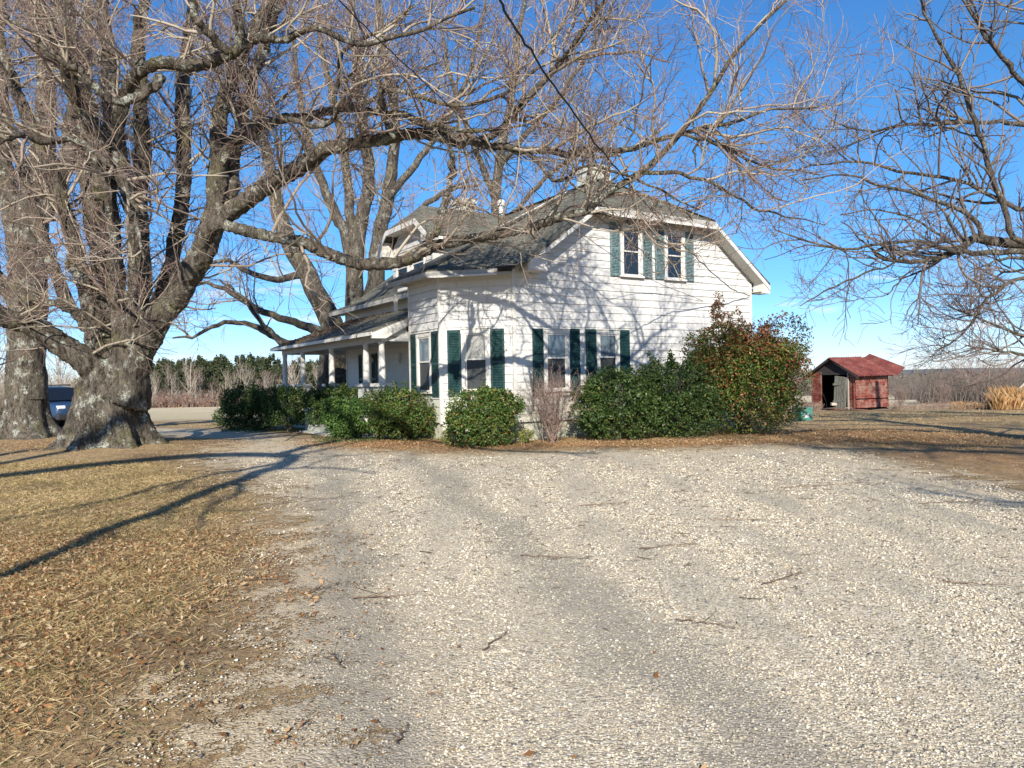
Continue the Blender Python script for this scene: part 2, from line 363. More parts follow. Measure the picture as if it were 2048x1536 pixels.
def leafy(x, y):
    a = bumpf(x, y, -4.2, 3.2, 1.7, 3.6) * .8 + bumpf(x, y, -5, 8, 2.5, 2.5) * .45 + bumpf(x, y, -3.5, 18.6, 4, 1.3) + bumpf(x, y, 3.5, 17.3, 5, .75) + bumpf(x, y, -14, 21, 5, 3) * .6 + bumpf(x, y, 9, 19, 2.5, 2.5) * .8 + bumpf(x, y, 9.3, 13.2, 2.2, 3.2) * .9 + bumpf(x, y, -9, 24, 3, 1.5) * .7
    return np.clip(a, 0, 1)

def ground_mat():
    m = mat('yard_ground', (.3, .24, .14), 1, .1); g = G(m); v = g.coord((1, 1, 1))
    n1 = g.noise(v, .55, 6, .65); n2 = g.noise(v, 14, 6, .75); n3 = g.noise(v, 60, 4, .7)
    base = g.ramp(n2, [(.3, (.17, .11, .06)), (.45, (.38, .26, .14)), (.6, (.54, .4, .22)), (.75, (.64, .52, .33))])
    grn = g.ramp(g.noise(v, 1.6, 5, .7), [(.56, (0, 0, 0)), (.68, (.6, .6, .6))]); base = g.mix(grn, base, (.2, .21, .07))
    brn = g.ramp(n1, [(.46, (0, 0, 0)), (.62, (.75, .75, .75))]); base = g.mix(brn, base, g.mix(n2, (.1, .065, .04), (.3, .2, .12)))
    lf = g.ramp(g.voro(v, 28), [(.0, (.17, .08, .035)), (.5, (.38, .19, .08)), (1, (.55, .38, .2))])
    base = g.mix(g.math('MULTIPLY', g.attr('leafy'), g.ramp(n2, [(.35, (.3,) * 3), (.6, (1, 1, 1))])), base, lf)
    field = g.ramp(g.noise(v, .05, 6, .6), [(.4, (.66, .54, .35)), (.6, (.55, .46, .28))])
    base = g.mix(g.attr('far'), base, field)
    g.col(base); g.bump(g.math('ADD', n2, g.math('MULTIPLY', n3, .5)), .9, .05); return m
def ruts(g, c):
    sx = g.n('ShaderNodeSeparateXYZ'); v = g.coord(); g.l(v, sx.inputs[0]); q = g.math('SUBTRACT', g.math('ADD', sx.outputs[0], g.math('MULTIPLY', sx.outputs[1], .26)), 1.0)
    q = g.math('ADD', q, g.math('MULTIPLY', g.math('SUBTRACT', g.noise(v, .7, 3), .5), 1.2)); d = g.math('ABSOLUTE', g.math('SUBTRACT', g.math('ABSOLUTE', q), .85))
    d = g.math('ADD', d, g.math('MULTIPLY', g.math('SUBTRACT', g.noise(v, 4, 6, .75), .5), .8))
    return g.mix(g.ramp(d, [(.08, (.55, .55, .55)), (.42, (0, 0, 0))]), c, (.24, .22, .18))
def gravel_mat():
    m = mat('gravel_stones', (.5, .47, .4), .95, .15); g = G(m); v = g.coord()
    wv = g.n('ShaderNodeTexNoise'); wv.inputs['Scale'].default_value = 30; g.l(v, wv.inputs['Vector'])
    vv = g.n('ShaderNodeVectorMath', operation='MULTIPLY_ADD'); g.l(wv.outputs['Color'], vv.inputs[0]); vv.inputs[1].default_value = (.02, .02, .02); g.l(v, vv.inputs[2])
    vo = g.n('ShaderNodeTexVoronoi'); vo.inputs['Scale'].default_value = 62; g.l(vv.outputs[0], vo.inputs['Vector'])
    sx = g.n('ShaderNodeSeparateColor'); g.l(vo.outputs['Color'], sx.inputs[0])
    c = g.ramp(sx.outputs[0], [(0, (.2, .17, .13)), (.15, (.44, .37, .26)), (.5, (.64, .545, .385)), (.8, (.74, .65, .48)), (1, (.84, .78, .65))])
    c = g.mix(g.ramp(vo.outputs['Distance'], [(.5, (0, 0, 0)), (.85, (.7, .7, .7))]), c, (.24, .2, .15)); trk = g.noise(g.coord((1.6, .22, 1)), 1.1, 5, .6); c = g.mix(g.ramp(trk, [(.5, (0, 0, 0)), (.66, (.5, .5, .5))]), c, (.36, .33, .27)); c = g.mix(g.ramp(g.noise(v, 11, 5, .75), [(.5, (0, 0, 0)), (.68, (.55, .55, .55))]), c, (.25, .2, .13)); c = g.mix(g.ramp(g.noise(v, 17, 4, .7), [(.55, (0, 0, 0)), (.7, (.6, .6, .6))]), c, (.82, .74, .58))
    big = g.noise(v, .35, 5, .6); c = g.mix(g.ramp(big, [(.4, (0, 0, 0)), (.66, (.4, .4, .4))]), c, (.48, .4, .27))
    dust = g.ramp(g.noise(v, 3.5, 6, .7), [(.48, (0, 0, 0)), (.72, (.6, .6, .6))]); c = g.mix(dust, c, (.56, .46, .3))
    c = g.mix(g.ramp(g.attr('edge'), [(0, (.85,) * 3), (1, (0, 0, 0))]), c, (.5, .38, .22))
    g.col(ruts(g, c)); g.bump(g.math('SUBTRACT', 1, vo.outputs['Distance']), .55, .012)
    al = g.math('ADD', g.math('MULTIPLY', g.attr('edge'), 1.1), g.math('MULTIPLY', g.math('SUBTRACT', g.math('ADD', g.math('MULTIPLY', g.noise(v, 2.2, 8, .75), .6), g.math('MULTIPLY', g.noise(v, 38, 4, .8), .4)), .5), 5.5))
    al2 = g.math('GREATER_THAN', al, .35); g.l(al2, g.b.inputs['Alpha']); return m
M_GROUND = ground_mat(); M_GRAVEL = gravel_mat()
far = lambda x, y: np.clip((np.hypot(x * .8, y) - 42) / 8, 0, 1)
tag(grid(name='ground', m=M_GROUND, attrs={'leafy': leafy, 'far': far}), kind='structure')
tag(grid(lambda x, y: sdist(x, y) > -1.2, .008, 'gravel_drive', M_GRAVEL, {'edge': lambda x, y: np.clip(sdist(x, y) / 2.0 + .12, -1, 1)}), kind='structure')
# distant ridge of hills
hx = np.linspace(-3500, 3500, 141)
hv = []
for i, x in enumerate(hx):
    t = 3 + 1.5 * math.sin(x * .0021 + 1) + 1.2 * math.sin(x * .0061) + .6 * math.sin(x * .017)
    for yy, zz in ((1500, -12), (1750, t * .55), (2000, t * 1.25), (2400, -12)): hv.append((x, yy, zz))
hq = [(i * 4 + j, (i + 1) * 4 + j, (i + 1) * 4 + j + 1, i * 4 + j + 1) for i in range(140) for j in range(3)]
M_HILL = mat('wooded_hill_hazed', (.13, .16, .17), 1, 0); g = G(M_HILL); g.col(g.ramp(g.noise(g.coord(), .02, 6, .7), [(.4, (.12, .16, .18)), (.6, (.17, .19, .19))]))  # distance haze put into the hill colour as blue-grey
tag(npmesh('hills', hv, hq, M_HILL, smooth=True), kind='structure')

# ------------------------------------------------------------------ the house (local x runs along the gable wall, local y along the porch side)
ANG = R(57.7); HU = np.array([math.sin(ANG), math.cos(ANG), 0]); HV = np.array([-math.cos(ANG), math.sin(ANG), 0])
HA = np.array([.06, 18.9, 0.0])
def hw(u, v, z): return HA + HU * u + HV * v + np.array([0, 0, z])
house = empty('farmhouse', HA, math.pi / 2 - ANG, 'white clapboard farmhouse with green shutters, chamfered corner and side porch', 'house')
S2 = math.sqrt(.5)
def frame(o, d):
    """local frame: a along the wall, b outward, c up"""
    d = np.array(d, float); d /= np.linalg.norm(d); nrm = np.array([d[1], -d[0]])
    return lambda a, b, c: (o[0] + d[0] * a + nrm[0] * b, o[1] + d[1] * a + nrm[1] * b, c)
FR_W = frame((0, 0), (1, 0)); FR_F = frame((-1.39, 1.39), (1.39, -1.39)); FR_L = frame((-1.39, 3.29), (0, -1)); FR_P = frame((0, 12.4), (0, -1))
FR_BR = frame((0, 3.29), (-1, 0)); LF = 1.39 * math.sqrt(2)
rs_ = np.random.default_rng(9)
def siding(mb, fr, lo, hi, z0, z1, step=.2078, zstart=.455, seams=()):
    """lapped boards; lo(z), hi(z) give the wall's edges"""
    k = math.floor((z0 - zstart) / step); z = zstart + k * step
    while z < z1 - 1e-3:
        a, b = max(z, z0), min(z + step, z1)
        la, ha, lb, hb = lo(a), hi(a), lo(b), hi(b)
        if ha > la + .01:
            if hb < lb: lb = hb = (lb + hb) / 2
            o1 = .026; o2 = .004
            mb.poly([fr(la, o1, a), fr(ha, o1, a), fr(hb, o2, b), fr(lb, o2, b)])
            mb.poly([fr(la, .002, a), fr(ha, .002, a), fr(ha, o1, a), fr(la, o1, a)]); mb.gap = getattr(mb, 'gap', []) + [len(mb.f) - 1]  # lap underside coloured dark to stand for its shade
        if rs_.random() < .55 and ha - la > 1.2:
            for q_ in (rs_.uniform(la + .3, ha - .3),): mb.poly([fr(q_, o1 + .001, a + .006), fr(q_ + .005, o1 + .001, a + .006), fr(q_ + .005, o2 + .003, b - .003), fr(q_, o2 + .003, b - .003)]); mb.gap = getattr(mb, 'gap', []) + [len(mb.f) - 1]
        z += step
c_ = lambda x: (lambda z: x)
RZ = lambda u: 7.9 - .73 * abs(u - 4.77)
wall = MB()
siding(wall, FR_W, lambda z: max(.0, 4.77 - (7.66 - z) / .70) if z > 4.42 else 0., lambda z: 9.1 if z < 4.6 else min(9.1, 4.77 + (7.66 - z) / .70), .45, 6.2)
w_main = wall.build('gable_wall', [M_SIDE, M_SHADE_JOINT], house)
w2 = MB(); siding(w2, FR_F, c_(0), c_(LF), .45, 4.35); w2.build('corner_wall', [M_SIDE, M_SHADE_JOINT], house)
w3 = MB(); siding(w3, FR_L, c_(0), c_(1.9), .45, 4.35); w3.build('bay_side_wall', [M_SIDE, M_SHADE_JOINT], house)
w4 = MB(); siding(w4, FR_P, c_(0), c_(9.11), .5, 4.3); siding(w4, FR_BR, c_(0), c_(1.39), .5, 4.3); w4.build('porch_wall', [M_SIDE, M_SHADE_JOINT], house)
w5 = MB(); w5.box((.03, .05, .0), (9.07, 12.35, 4.3)); w5.prism([(.02, .04, 4.3), (9.08, .04, 4.3), (7.0, .04, 6.1), (2.55, .04, 6.1)], (0, 12.2, 0)); w5.prism([(-1.36, 1.42, .0), (.04, .04, .0), (.04, 3.26, 0), (-1.36, 3.26, 0)], (0, 0, 4.3))
w5.build('inner_wall', M_SIDE, house)
# corner boards
for a_, b_ in (((9.04, -.03, .42), (9.13, .06, 4.5)), ((-.04, -.045, .42), (.05, .04, 4.4)), ((-1.44, 1.36, .42), (-1.35, 1.43, 4.4)), ((-1.425, 3.24, .42), (-1.34, 3.33, 4.4)), ((-.04, 12.34, .5), (.05, 12.43, 4.3))):
    cb = MB(); cb.box(a_, b_); cb.build('corner_board', M_TRIM, house)
# foundation, slightly set back
fd = MB(); fd.prism([(.05, .06, -.6), (9.05, .06, -.6), (9.05, 12.3, -.6), (.05, 12.3, -.6), (.05, 3.2, -.6), (-1.33, 3.2, -.6), (-1.33, 1.44, -.6)], (0, 0, 1.02))
fd.build('foundation', M_BRICK, house)
# frieze under the eaves of the bay
fz = MB()
for fr, L_ in ((FR_F, LF), (FR_L, 1.9)): fz.box((-.02, .024, 4.15), (L_ + .02, .045, 4.4), fr)
fz.build('frieze_board', M_SOFF, house)

# roof
def roof_poly(mb, pts, th=.05):
    p = [np.array(q, float) for q in pts]; n = np.cross(p[1] - p[0], p[2] - p[0]); n /= np.linalg.norm(n)
    if n[2] < 0: p = p[::-1]; n = -n
    h = np.cross([0, 0, 1], n); h = h / np.linalg.norm(h) if np.linalg.norm(h) > 1e-4 else np.array([1., 0, 0]); s = np.cross(n, h)
    mb.poly(p, [(float(q @ h), float(q @ s)) for q in p])
    dn = np.array([0, 0, -th]); mb.poly([q + dn for q in p[::-1]])
    for i in range(len(p)):
        a, b = p[i], p[(i + 1) % len(p)]; mb.poly([a, a + dn, b + dn, b])
Q = (4.77, 3.58, 7.8); R0_ = (4.77, 2.1, 7.8); E1 = (-1.85, 1.21, 4.42); E2 = (-.19, -.45, 4.42); V0 = (.16, -.45, 4.56)
HL = (2.5, -.45, 6.21); HR = (7.04, -.45, 6.21); RE = (9.52, -.45, 4.475); RB = (9.52, 12.9, 4.475); RR = (4.77, 10.3, 7.8)
rf = MB()
roof_poly(rf, [E1, E2, Q]); roof_poly(rf, [E2, V0, Q]); roof_poly(rf, [V0, HL, R0_, Q])
roof_poly(rf, [(-1.85, 3.78, 4.42), E1, Q, (4.77, 3.78, 7.8)]); roof_poly(rf, [HL, HR, R0_]); roof_poly(rf, [HR, RE, RB, (7.04, 12.9, 6.21), RR, R0_])
roof_poly(rf, [(4.77, 3.7, 7.795), (.45, 3.7, 4.75), (.45, 12.9, 4.75), (2.5, 12.9, 6.21), RR]); roof_poly(rf, [(.45, 3.7, 4.75), (-.5, 3.7, 4.4), (-.5, 12.9, 4.4), (.45, 12.9, 4.75)])
roof_poly(rf, [(2.5, 12.9, 6.21), (7.04, 12.9, 6.21), RR])
roof = rf.build('roof', M_ROOF, house)
rc = MB()  # ridge caps
def bar(mb, a, b, w_, h_, lift=0):
    a = np.array(a, float); b = np.array(b, float); d = b - a; d /= np.linalg.norm(d); s = np.cross(d, [0, 0, 1]); s /= np.linalg.norm(s) + 1e-9; t = np.cross(s, d)
    a = a + np.array([0, 0, lift]); b = b + np.array([0, 0, lift])
    k = len(mb.v)
    for p in (a, b):
        for x, y in ((-1, -1), (1, -1), (1, 1), (-1, 1)): mb.v.append(tuple(p + s * w_ / 2 * x + t * h_ / 2 * y))
    for q in ((0, 1, 2, 3), (7, 6, 5, 4), (0, 4, 5, 1), (1, 5, 6, 2), (2, 6, 7, 3), (3, 7, 4, 0)): mb.f.append([k + i for i in q]); mb.uv.append(None)
for a, b in ((R0_, RR), (R0_, HR), (R0_, HL), (E1, Q)): bar(rc, a, b, .2, .02, .02)
rc.build('ridge_cap', M_ROOF, roof)
# fascia, rakes, soffits
fs = MB()
fs.box((2.48, -.475, 6.03), (7.06, -.452, 6.2)); fs.box((2.48, -.49, 5.98), (7.06, -.452, 6.028))
fs.build('hip_fascia', M_FASC, house); t2 = MB(); t2.box((2.46, -.5, 5.975), (7.08, -.492, 6.05)); t2.build('gutter_edge', M_TRIM, house)
rk = MB()
rk.prism([(7.04, -.47, 6.19), (9.5, -.47, 4.385), (9.5, -.47, 4.24), (7.04, -.47, 6.05)], (0, .03, 0))
rk.prism([(2.5, -.47, 6.19), (.25, -.47, 4.56), (.25, -.47, 4.43), (2.5, -.47, 6.06)], (0, .03, 0))
rk.prism([(9.2, -.44, 4.15), (9.52, -.44, 4.15), (9.52, -.44, 4.36), (9.2, -.44, 4.62)], (0, .42, 0))
rk.prism([(.2, -.44, 4.33), (.8, -.44, 4.33), (.8, -.44, 4.95), (.25, -.44, 4.55)], (0, .4, 0))
rk.box((9.49, -.44, 4.2), (9.53, 12.9, 4.38)); rk.build('rake_board', M_TRIM, house)
sf = MB()
sf.prism([(7.0, -.44, 6.12), (9.2, -.44, 4.52), (9.2, -.44, 4.5), (7.0, -.44, 6.1)], (0, .46, 0)); sf.prism([(2.54, -.44, 6.12), (.8, -.44, 4.86), (.8, -.44, 4.84), (2.54, -.44, 6.1)], (0, .46, 0))
sf.box((2.5, -.45, 6.06), (7.04, .03, 6.08)); sf.box((-.5, 3.8, 4.24), (.03, 12.9, 4.26)); sf.box((9.1, -.4, 4.2), (9.5, 12.9, 4.22))
for fr, L_, e0, e1 in ((FR_F, LF, -.19, .19), (FR_L, 1.9, -.45, .19)):
    sf.poly([fr(0, 0, 4.33), fr(L_, 0, 4.33), fr(L_ + e1, .46, 4.31), fr(e0, .46, 4.31)])
    n_ = 18
    for i in range(n_):
        x = e0 + (L_ + e1 - e0) * (i + .5) / n_; sf.box((x - .006, .03, 4.3), (x + .006, .44, 4.318), fr)
sf.build('soffit', M_SOFF, house)
ff = MB(); ff.box((-.19, .44, 4.22), (LF + .1, .47, 4.37), FR_F); ff.box((-.5, .44, 4.24), (1.9 + .19, .47, 4.37), FR_L)
ff.box((-.53, 3.8, 4.2), (-.5, 12.9, 4.35)); ff.prism([(-1.87, 3.76, 4.2), (-1.87, 3.76, 4.37), (.4, 3.76, 5.56), (.4, 3.76, 5.3)], (0, .03, 0)); ff.build('eave_fascia', M_FASC, house)
ge = MB(); ge.box((-.16, .475, 4.2), (LF - .28, .53, 4.245), FR_F); ge.build('bent_gutter', M_TRIM, house)
gp = MB(); gp.box((LF - .27, .47, 4.28), (LF + .1, .5, 4.4), FR_F); gp.build('missing_fascia_gap', mat('dark_brown', (.03, .025, .02), 1), house)  # near-black box where the fascia board is missing
gw = MB(); gw.prism([(-1.36, 3.72, 4.3), (.3, 3.72, 4.3), (4.6, 3.72, 7.4), (4.6, 3.72, 7.78), (-1.36, 3.72, 4.62)], (0, .03, 0)); gw.build('bay_end_wall', M_SIDE, house)
# windows ------------------------------------------------------------
def shutter(parent, fr, a0, a1, z0, z1, m, b=.03):
    mb = MB(); t = .05; d = .035
    mb.box((a0, b, z0), (a0 + t, b + d, z1), fr); mb.box((a1 - t, b, z0), (a1, b + d, z1), fr)
    for zz in (z0, (z0 + z1) / 2 - .03, z1 - .07): mb.box((a0 + t, b, zz), (a1 - t, b + d, zz + .07), fr)
    mb.box((a0 + t, b, z0), (a1 - t, b + .006, z1), fr)
    n = int((z1 - z0) / .042)
    for i in range(n):
        z = z0 + (z1 - z0) * (i + .5) / n
        mb.prism([fr(a0 + t, b + .008, z + .016), fr(a0 + t, b + .03, z - .014), fr(a0 + t, b + .034, z - .008), fr(a0 + t, b + .012, z + .022)], np.subtract(fr(a1 - t, 0, 0), fr(a0 + t, 0, 0)))
    return mb.build('shutter', m, parent)
def window(fr, a0, a1, z0, z1, zm, up, low, sh, parent=None, tr=.1):
    """casing a0..a1, z0..z1; meeting rail zm"""
    f = MB(); o, p = .024, .075
    f.box((a0, o, z0), (a0 + tr, p, z1), fr); f.box((a1 - tr, o, z0), (a1, p, z1), fr); f.box((a0 - .01, o, z1 - tr), (a1 + .01, p + .003, z1 + .01), fr)
    f.box((a0 - .02, o, z1 + .012), (a1 + .02, p + .03, z1 + .035), fr)
    wn = f.build('window', M_TRIM, parent or house, bevel=.004)
    s = MB(); s.box((a0 - .03, o, z0 - .06), (a1 + .03, p + .04, z0 - .002), fr); s.build('sill', M_TRIM, wn)
    k = MB(); i0, i1 = a0 + tr + .003, a1 - tr - .003; t = .035
    for zz0, zz1, q in ((zm - .015, z1 - tr - .003, .055), (z0 + .002, zm + .022, .04)):
        k.box((i0, o, zz0), (i0 + t, q, zz1), fr); k.box((i1 - t, o, zz0), (i1, q, zz1), fr); k.box((i0 + t, o, zz1 - t), (i1 - t, q, zz1), fr); k.box((i0 + t, o, zz0), (i1 - t, q, zz0 + t), fr)
    k.build('sash', M_TRIM, wn)
    for m, zz0, zz1, q in ((up, zm + .02, z1 - tr - .03, .04), (low, z0 + .03, zm - .01, .03)):
        g_ = MB(); g_.box((i0 + t * .6, q - .006, zz0), (i1 - t * .6, q, zz1), fr); g_.build('pane', m, wn)
    for (s0, s1, za, zb, m) in sh: shutter(wn, fr, s0, s1, za, zb, m)
    return wn
window(FR_W, .9, 1.74, 1.28, 2.86, 2.11, M_GLASSB, M_SCREEN, [(.56, .89, 1.12, 2.88, M_SHUT), (1.75, 2.1, 1.12, 2.9, M_SHUT)])
window(FR_W, 2.68, 3.5, 1.28, 2.87, 2.13, M_GLASSB, M_SCREEN, [(2.32, 2.67, 1.12, 2.9, M_SHUT), (3.51, 3.88, 1.12, 2.9, M_SHUT)])
window(FR_W, 3.6, 4.42, 4.46, 5.86, 5.14, M_GLASS, M_GLASS, [(3.24, 3.59, 4.42, 5.92, M_SHUTF), (4.43, 4.8, 4.42, 5.92, M_SHUTF)])
window(FR_W, 5.3, 6.12, 4.46, 5.87, 5.14, M_GLASS, M_GLASS, [(4.93, 5.29, 4.42, 5.92, M_SHUTF), (6.13, 6.5, 4.42, 5.92, M_SHUTF)])
window(FR_F, .58, 1.36, 1.3, 2.88, 2.1, M_BLIND, M_SCREEN, [(.2, .57, 1.15, 2.88, M_SHUT), (1.37, 1.73, 1.15, 2.88, M_SHUT)])
window(FR_L, .53, 1.44, 1.28, 2.86, 2.08, M_GLASSB, M_SCREEN, [(.13, .52, 1.15, 2.88, M_SHUT), (1.45, 1.84, 1.15, 2.88, M_SHUT)])
# downspout at the bay's rear corner
dsp = MB(); dsp.box((-1.75, 3.5, 3.55), (-1.66, 3.59, 4.3)); dsp.build('downspout', M_TRIM, house)
# dormer -------------------------------------------------------------
FR_D = frame((.3, 8.3), (0, -1)); dw = MB(); siding(dw, FR_D, lambda z: max(0, (z - 6.2) / .7 + .0) if z > 6.2 else 0, lambda z: min(3.1, 3.1 - (z - 6.2) / .7) if z > 6.2 else 3.1, 4.6, 6.75)
dorm = dw.build('dormer', [M_SIDE, M_SHADE_JOINT], house)
db = MB(); db.box((.32, 5.22, 4.6), (2.6, 8.28, 6.2)); db.build('dormer_wall', M_SIDE, dorm)
dr = MB()
DP = [(-.1, 8.85, 6.18), (-.1, 7.95, 6.8), (-.1, 5.6, 6.8), (-.1, 4.7, 6.18)]
DRf = (.75, 6.78, 7.52); DRb = (4.3, 6.78, 7.52)
roof_poly(dr, [DP[1], DP[2], DRf]); roof_poly(dr, [DP[2], DP[3], (2.4, 4.7, 6.18), (4.3, 6.78, 7.52), DRf]); roof_poly(dr, [DP[0], DP[1], DRf, DRb, (2.4, 8.85, 6.18)])
dr.build('dormer_roof', M_ROOF, dorm)
dt = MB(); dt.box((-.13, 5.6, 6.6), (-.1, 7.95, 6.77)); dt.prism([(-.13, 7.95, 6.77), (-.13, 8.85, 6.14), (-.13, 8.85, 5.95), (-.13, 7.95, 6.58)], (.03, 0, 0)); dt.prism([(-.13, 5.6, 6.77), (-.13, 4.7, 6.14), (-.13, 4.7, 5.95), (-.13, 5.6, 6.58)], (.03, 0, 0))
dt.prism([(-.1, 8.32, 5.95), (-.1, 8.83, 5.95), (-.1, 8.83, 6.15), (-.1, 8.32, 6.45)], (.4, 0, 0)); dt.prism([(-.1, 5.18, 5.95), (-.1, 4.72, 5.95), (-.1, 4.72, 6.15), (-.1, 5.18, 6.45)], (.4, 0, 0)); dt.box((-.1, 4.72, 5.95), (2.2, 5.18, 6.1)); dt.box((-.1, 5.6, 6.6), (.3, 7.95, 6.62))
dt.build('dormer_trim', M_TRIM, dorm)
for a in (.35, 1.62): window(FR_D, a, a + 1.05, 4.95, 5.95, 5.45, M_GLASS, M_GLASS, [], dorm, .09)
# chimneys
def chimney(x, y, w_, z0, z1, cap=.1):
    mb = MB(); mb.box((x - w_ / 2, y - w_ / 2, z0), (x + w_ / 2, y + w_ / 2, z1 - .2)); mb.box((x - w_ / 2 - .05, y - w_ / 2 - .05, z1 - .2), (x + w_ / 2 + .05, y + w_ / 2 + .05, z1 - .08)); mb.box((x - w_ / 2 - .02, y - w_ / 2 - .02, z1 - .08), (x + w_ / 2 + .02, y + w_ / 2 + .02, z1))
    c = mb.build('chimney', M_BRICK, roof); f_ = MB(); f_.box((x - w_ / 4, y - w_ / 4, z1 - .01), (x + w_ / 4, y + w_ / 4, z1 + .05)); f_.build('flue', M_FASC, c)
chimney(5.15, 3.0, .78, 6.8, 8.45); chimney(3.55, 9.0, .7, 6.0, 8.5)
vp = MB(); vp.lathe((4.4, 7.6, 7.2), [(.09, 0), (.09, .85), (.15, .87), (.15, 1.05), (.04, 1.12)], 12); vp.build('vent_pipe', M_TRIM, roof)
# porch --------------------------------------------------------------
PU = -2.1; PZ = 2.7
pf = MB(); pf.box((PU - .1, 3.45, .38), (-.02, 13.9, .52)); pf.box((-.02, 12.5, .38), (3.6, 13.9, .52)); pf.build('porch_floor', painted('porch_floor_grey', (.35, .35, .33), .4), house)
pb = MB(); pb.box((PU - .02, 3.5, -.8), (PU + .16, 13.85, .37)); pb.box((PU + .17, 13.6, -.8), (3.6, 13.84, .37)); pb.box((PU + .17, 3.5, -.8), (-1.5, 3.68, .37)); pb.build('porch_base', M_BRICK, house)
pc = MB(); pc.poly([(PU, 3.4, 2.84), (0, 3.4, 2.84), (0, 13.9, 2.84), (PU, 13.9, 2.84)]); pc.poly([(0, 12.4, 2.84), (3.6, 12.4, 2.84), (3.6, 13.9, 2.84), (0, 13.9, 2.84)]); pc.build('porch_ceiling', painted('porch_ceiling_paint', (.4, .43, .42), .3), house)
pr = MB()
roof_poly(pr, [(-2.5, 3.36, 2.98), (0, 3.36, 3.98), (0, 12.4, 3.98), (-2.5, 14.3, 2.98)]); roof_poly(pr, [(-2.5, 14.3, 2.98), (0, 12.4, 3.98), (4, 12.4, 3.98), (4, 14.3, 2.98)])
pr.build('porch_roof', M_ROOF, house)
pm = MB(); pm.box((PU - .07, 3.5, PZ), (PU + .09, 13.9, 2.95)); pm.box((PU + .1, 13.74, PZ), (3.6, 13.9, 2.95)); pm.box((PU + .1, 3.5, PZ + .02), (-1.4, 3.64, 3.2)); 
for i in range(95): y = 3.52 + i * .11; pm.box((PU - .078, y, PZ + .01), (PU - .071, y + .012, 2.94))
pm.build('porch_beam', M_SOFF, house)
pg = MB(); pg.prism([(-2.5, 3.36, 2.78), (-2.1, 3.36, 2.78), (-1.42, 3.36, 3.15), (-1.42, 3.36, 3.4), (-2.5, 3.36, 2.96)], (0, .12, 0)); pg.prism([(-2.0, 3.34, 2.7), (-1.42, 3.34, 2.7), (-1.42, 3.34, 2.98)], (0, .03, 0)); pg.box((-2.53, 3.36, 2.86), (-2.5, 14.3, 2.96)); pg.box((-2.53, 14.3, 2.86), (4, 14.33, 2.96))
pg.build('porch_trim', M_TRIM, house)
def column(u, v):
    c = empty('porch_column', (u, v, 0)); c.parent = house; del_ = 0
    mb = MB(); mb.lathe((0, 0, 0), [(.115, 1.52), (.115, 1.55), (.1, 1.57), (.095, 1.62), (.1, 1.9), (.092, 2.3), (.078, 2.62), (.095, 2.64), (.1, 2.7)], 20); mb.build('shaft', M_TRIM, c, True)
    pd = MB(); pd.box((-.2, -.2, .45), (.2, .2, 1.42)); pd.build('pedestal', M_BRICK, c); cp = MB(); cp.box((-.27, -.27, 1.425), (.27, .27, 1.52)); cp.build('cap', M_TRIM, c, bevel=.01)
    return c
c0 = column(PU, 3.68)
for v_ in (4.9, 8.05, 11.3, 13.75):
    c = copy_tree(c0, house); c.location = (PU, v_, 0)
c = copy_tree(c0, house); c.location = (1.6, 13.75, 0)
for (u_, v_) in ((-2.55, 8.75), (-2.5, 3.9)):
    st = MB(); st.prism([(u_ - .2, v_ - .2, -.3), (u_ + .22, v_ - .2, -.3), (u_ + .22, v_ - .2, .6), (u_ - .25, v_ - .2, .6)], (0, .4, 0)); q = st.build('step_pier', M_BRICK, house); cp = MB(); cp.box((u_ - .3, v_ - .25, .605), (u_ + .27, v_ + .25, .69)); cp.build('cap', M_TRIM, q, bevel=.01)
sp = MB()
for i in range(3): sp.box((PU - .12 - .3 * (i + 1), 5.6, -.3), (PU - .12 - .3 * i, 8.4, .38 - .13 * (i + 1)))
sp.build('porch_steps', M_BRICK, house)
# porch door and fittings (frame FR_P: a = 12.4 - v)
dm = MB(); dm.box((1.85, .026, .52), (2.72, .07, 2.6), FR_P); door = dm.build('door', painted('door_white', (.6, .6, .56), .3), house)
dg = MB(); dg.box((1.99, .072, 1.35), (2.58, .078, 2.45), FR_P); dg.build('pane', M_GLASSB, door); dh = MB(); dh.lathe(FR_P(2.62, .1, 1.5), [(.03, -.03), (.035, 0), (.03, .03)], 10); dh.build('handle', M_FASC, door)
shutter(door, FR_P, 1.4, 1.83, .7, 2.6, M_SHUT); shutter(door, FR_P, 2.74, 3.2, .7, 2.6, M_SHUT)
wl = MB(); wl.box((2.82, .07, 2.28), (2.98, .2, 2.42), FR_P); wl.lathe(FR_P(2.9, .16, 2.42), [(.1, 0), (.05, .1), (.01, .14)], 8); wl.build('wall_lamp', M_TRIM, house)
mbx = MB(); mbx.box((5.05, .026, 2.3), (5.35, .14, 2.52), FR_P); mbx.box((5.1, .026, 2.16), (5.32, .11, 2.27), FR_P); mbx.build('mailbox', M_TRIM, house, bevel=.015)
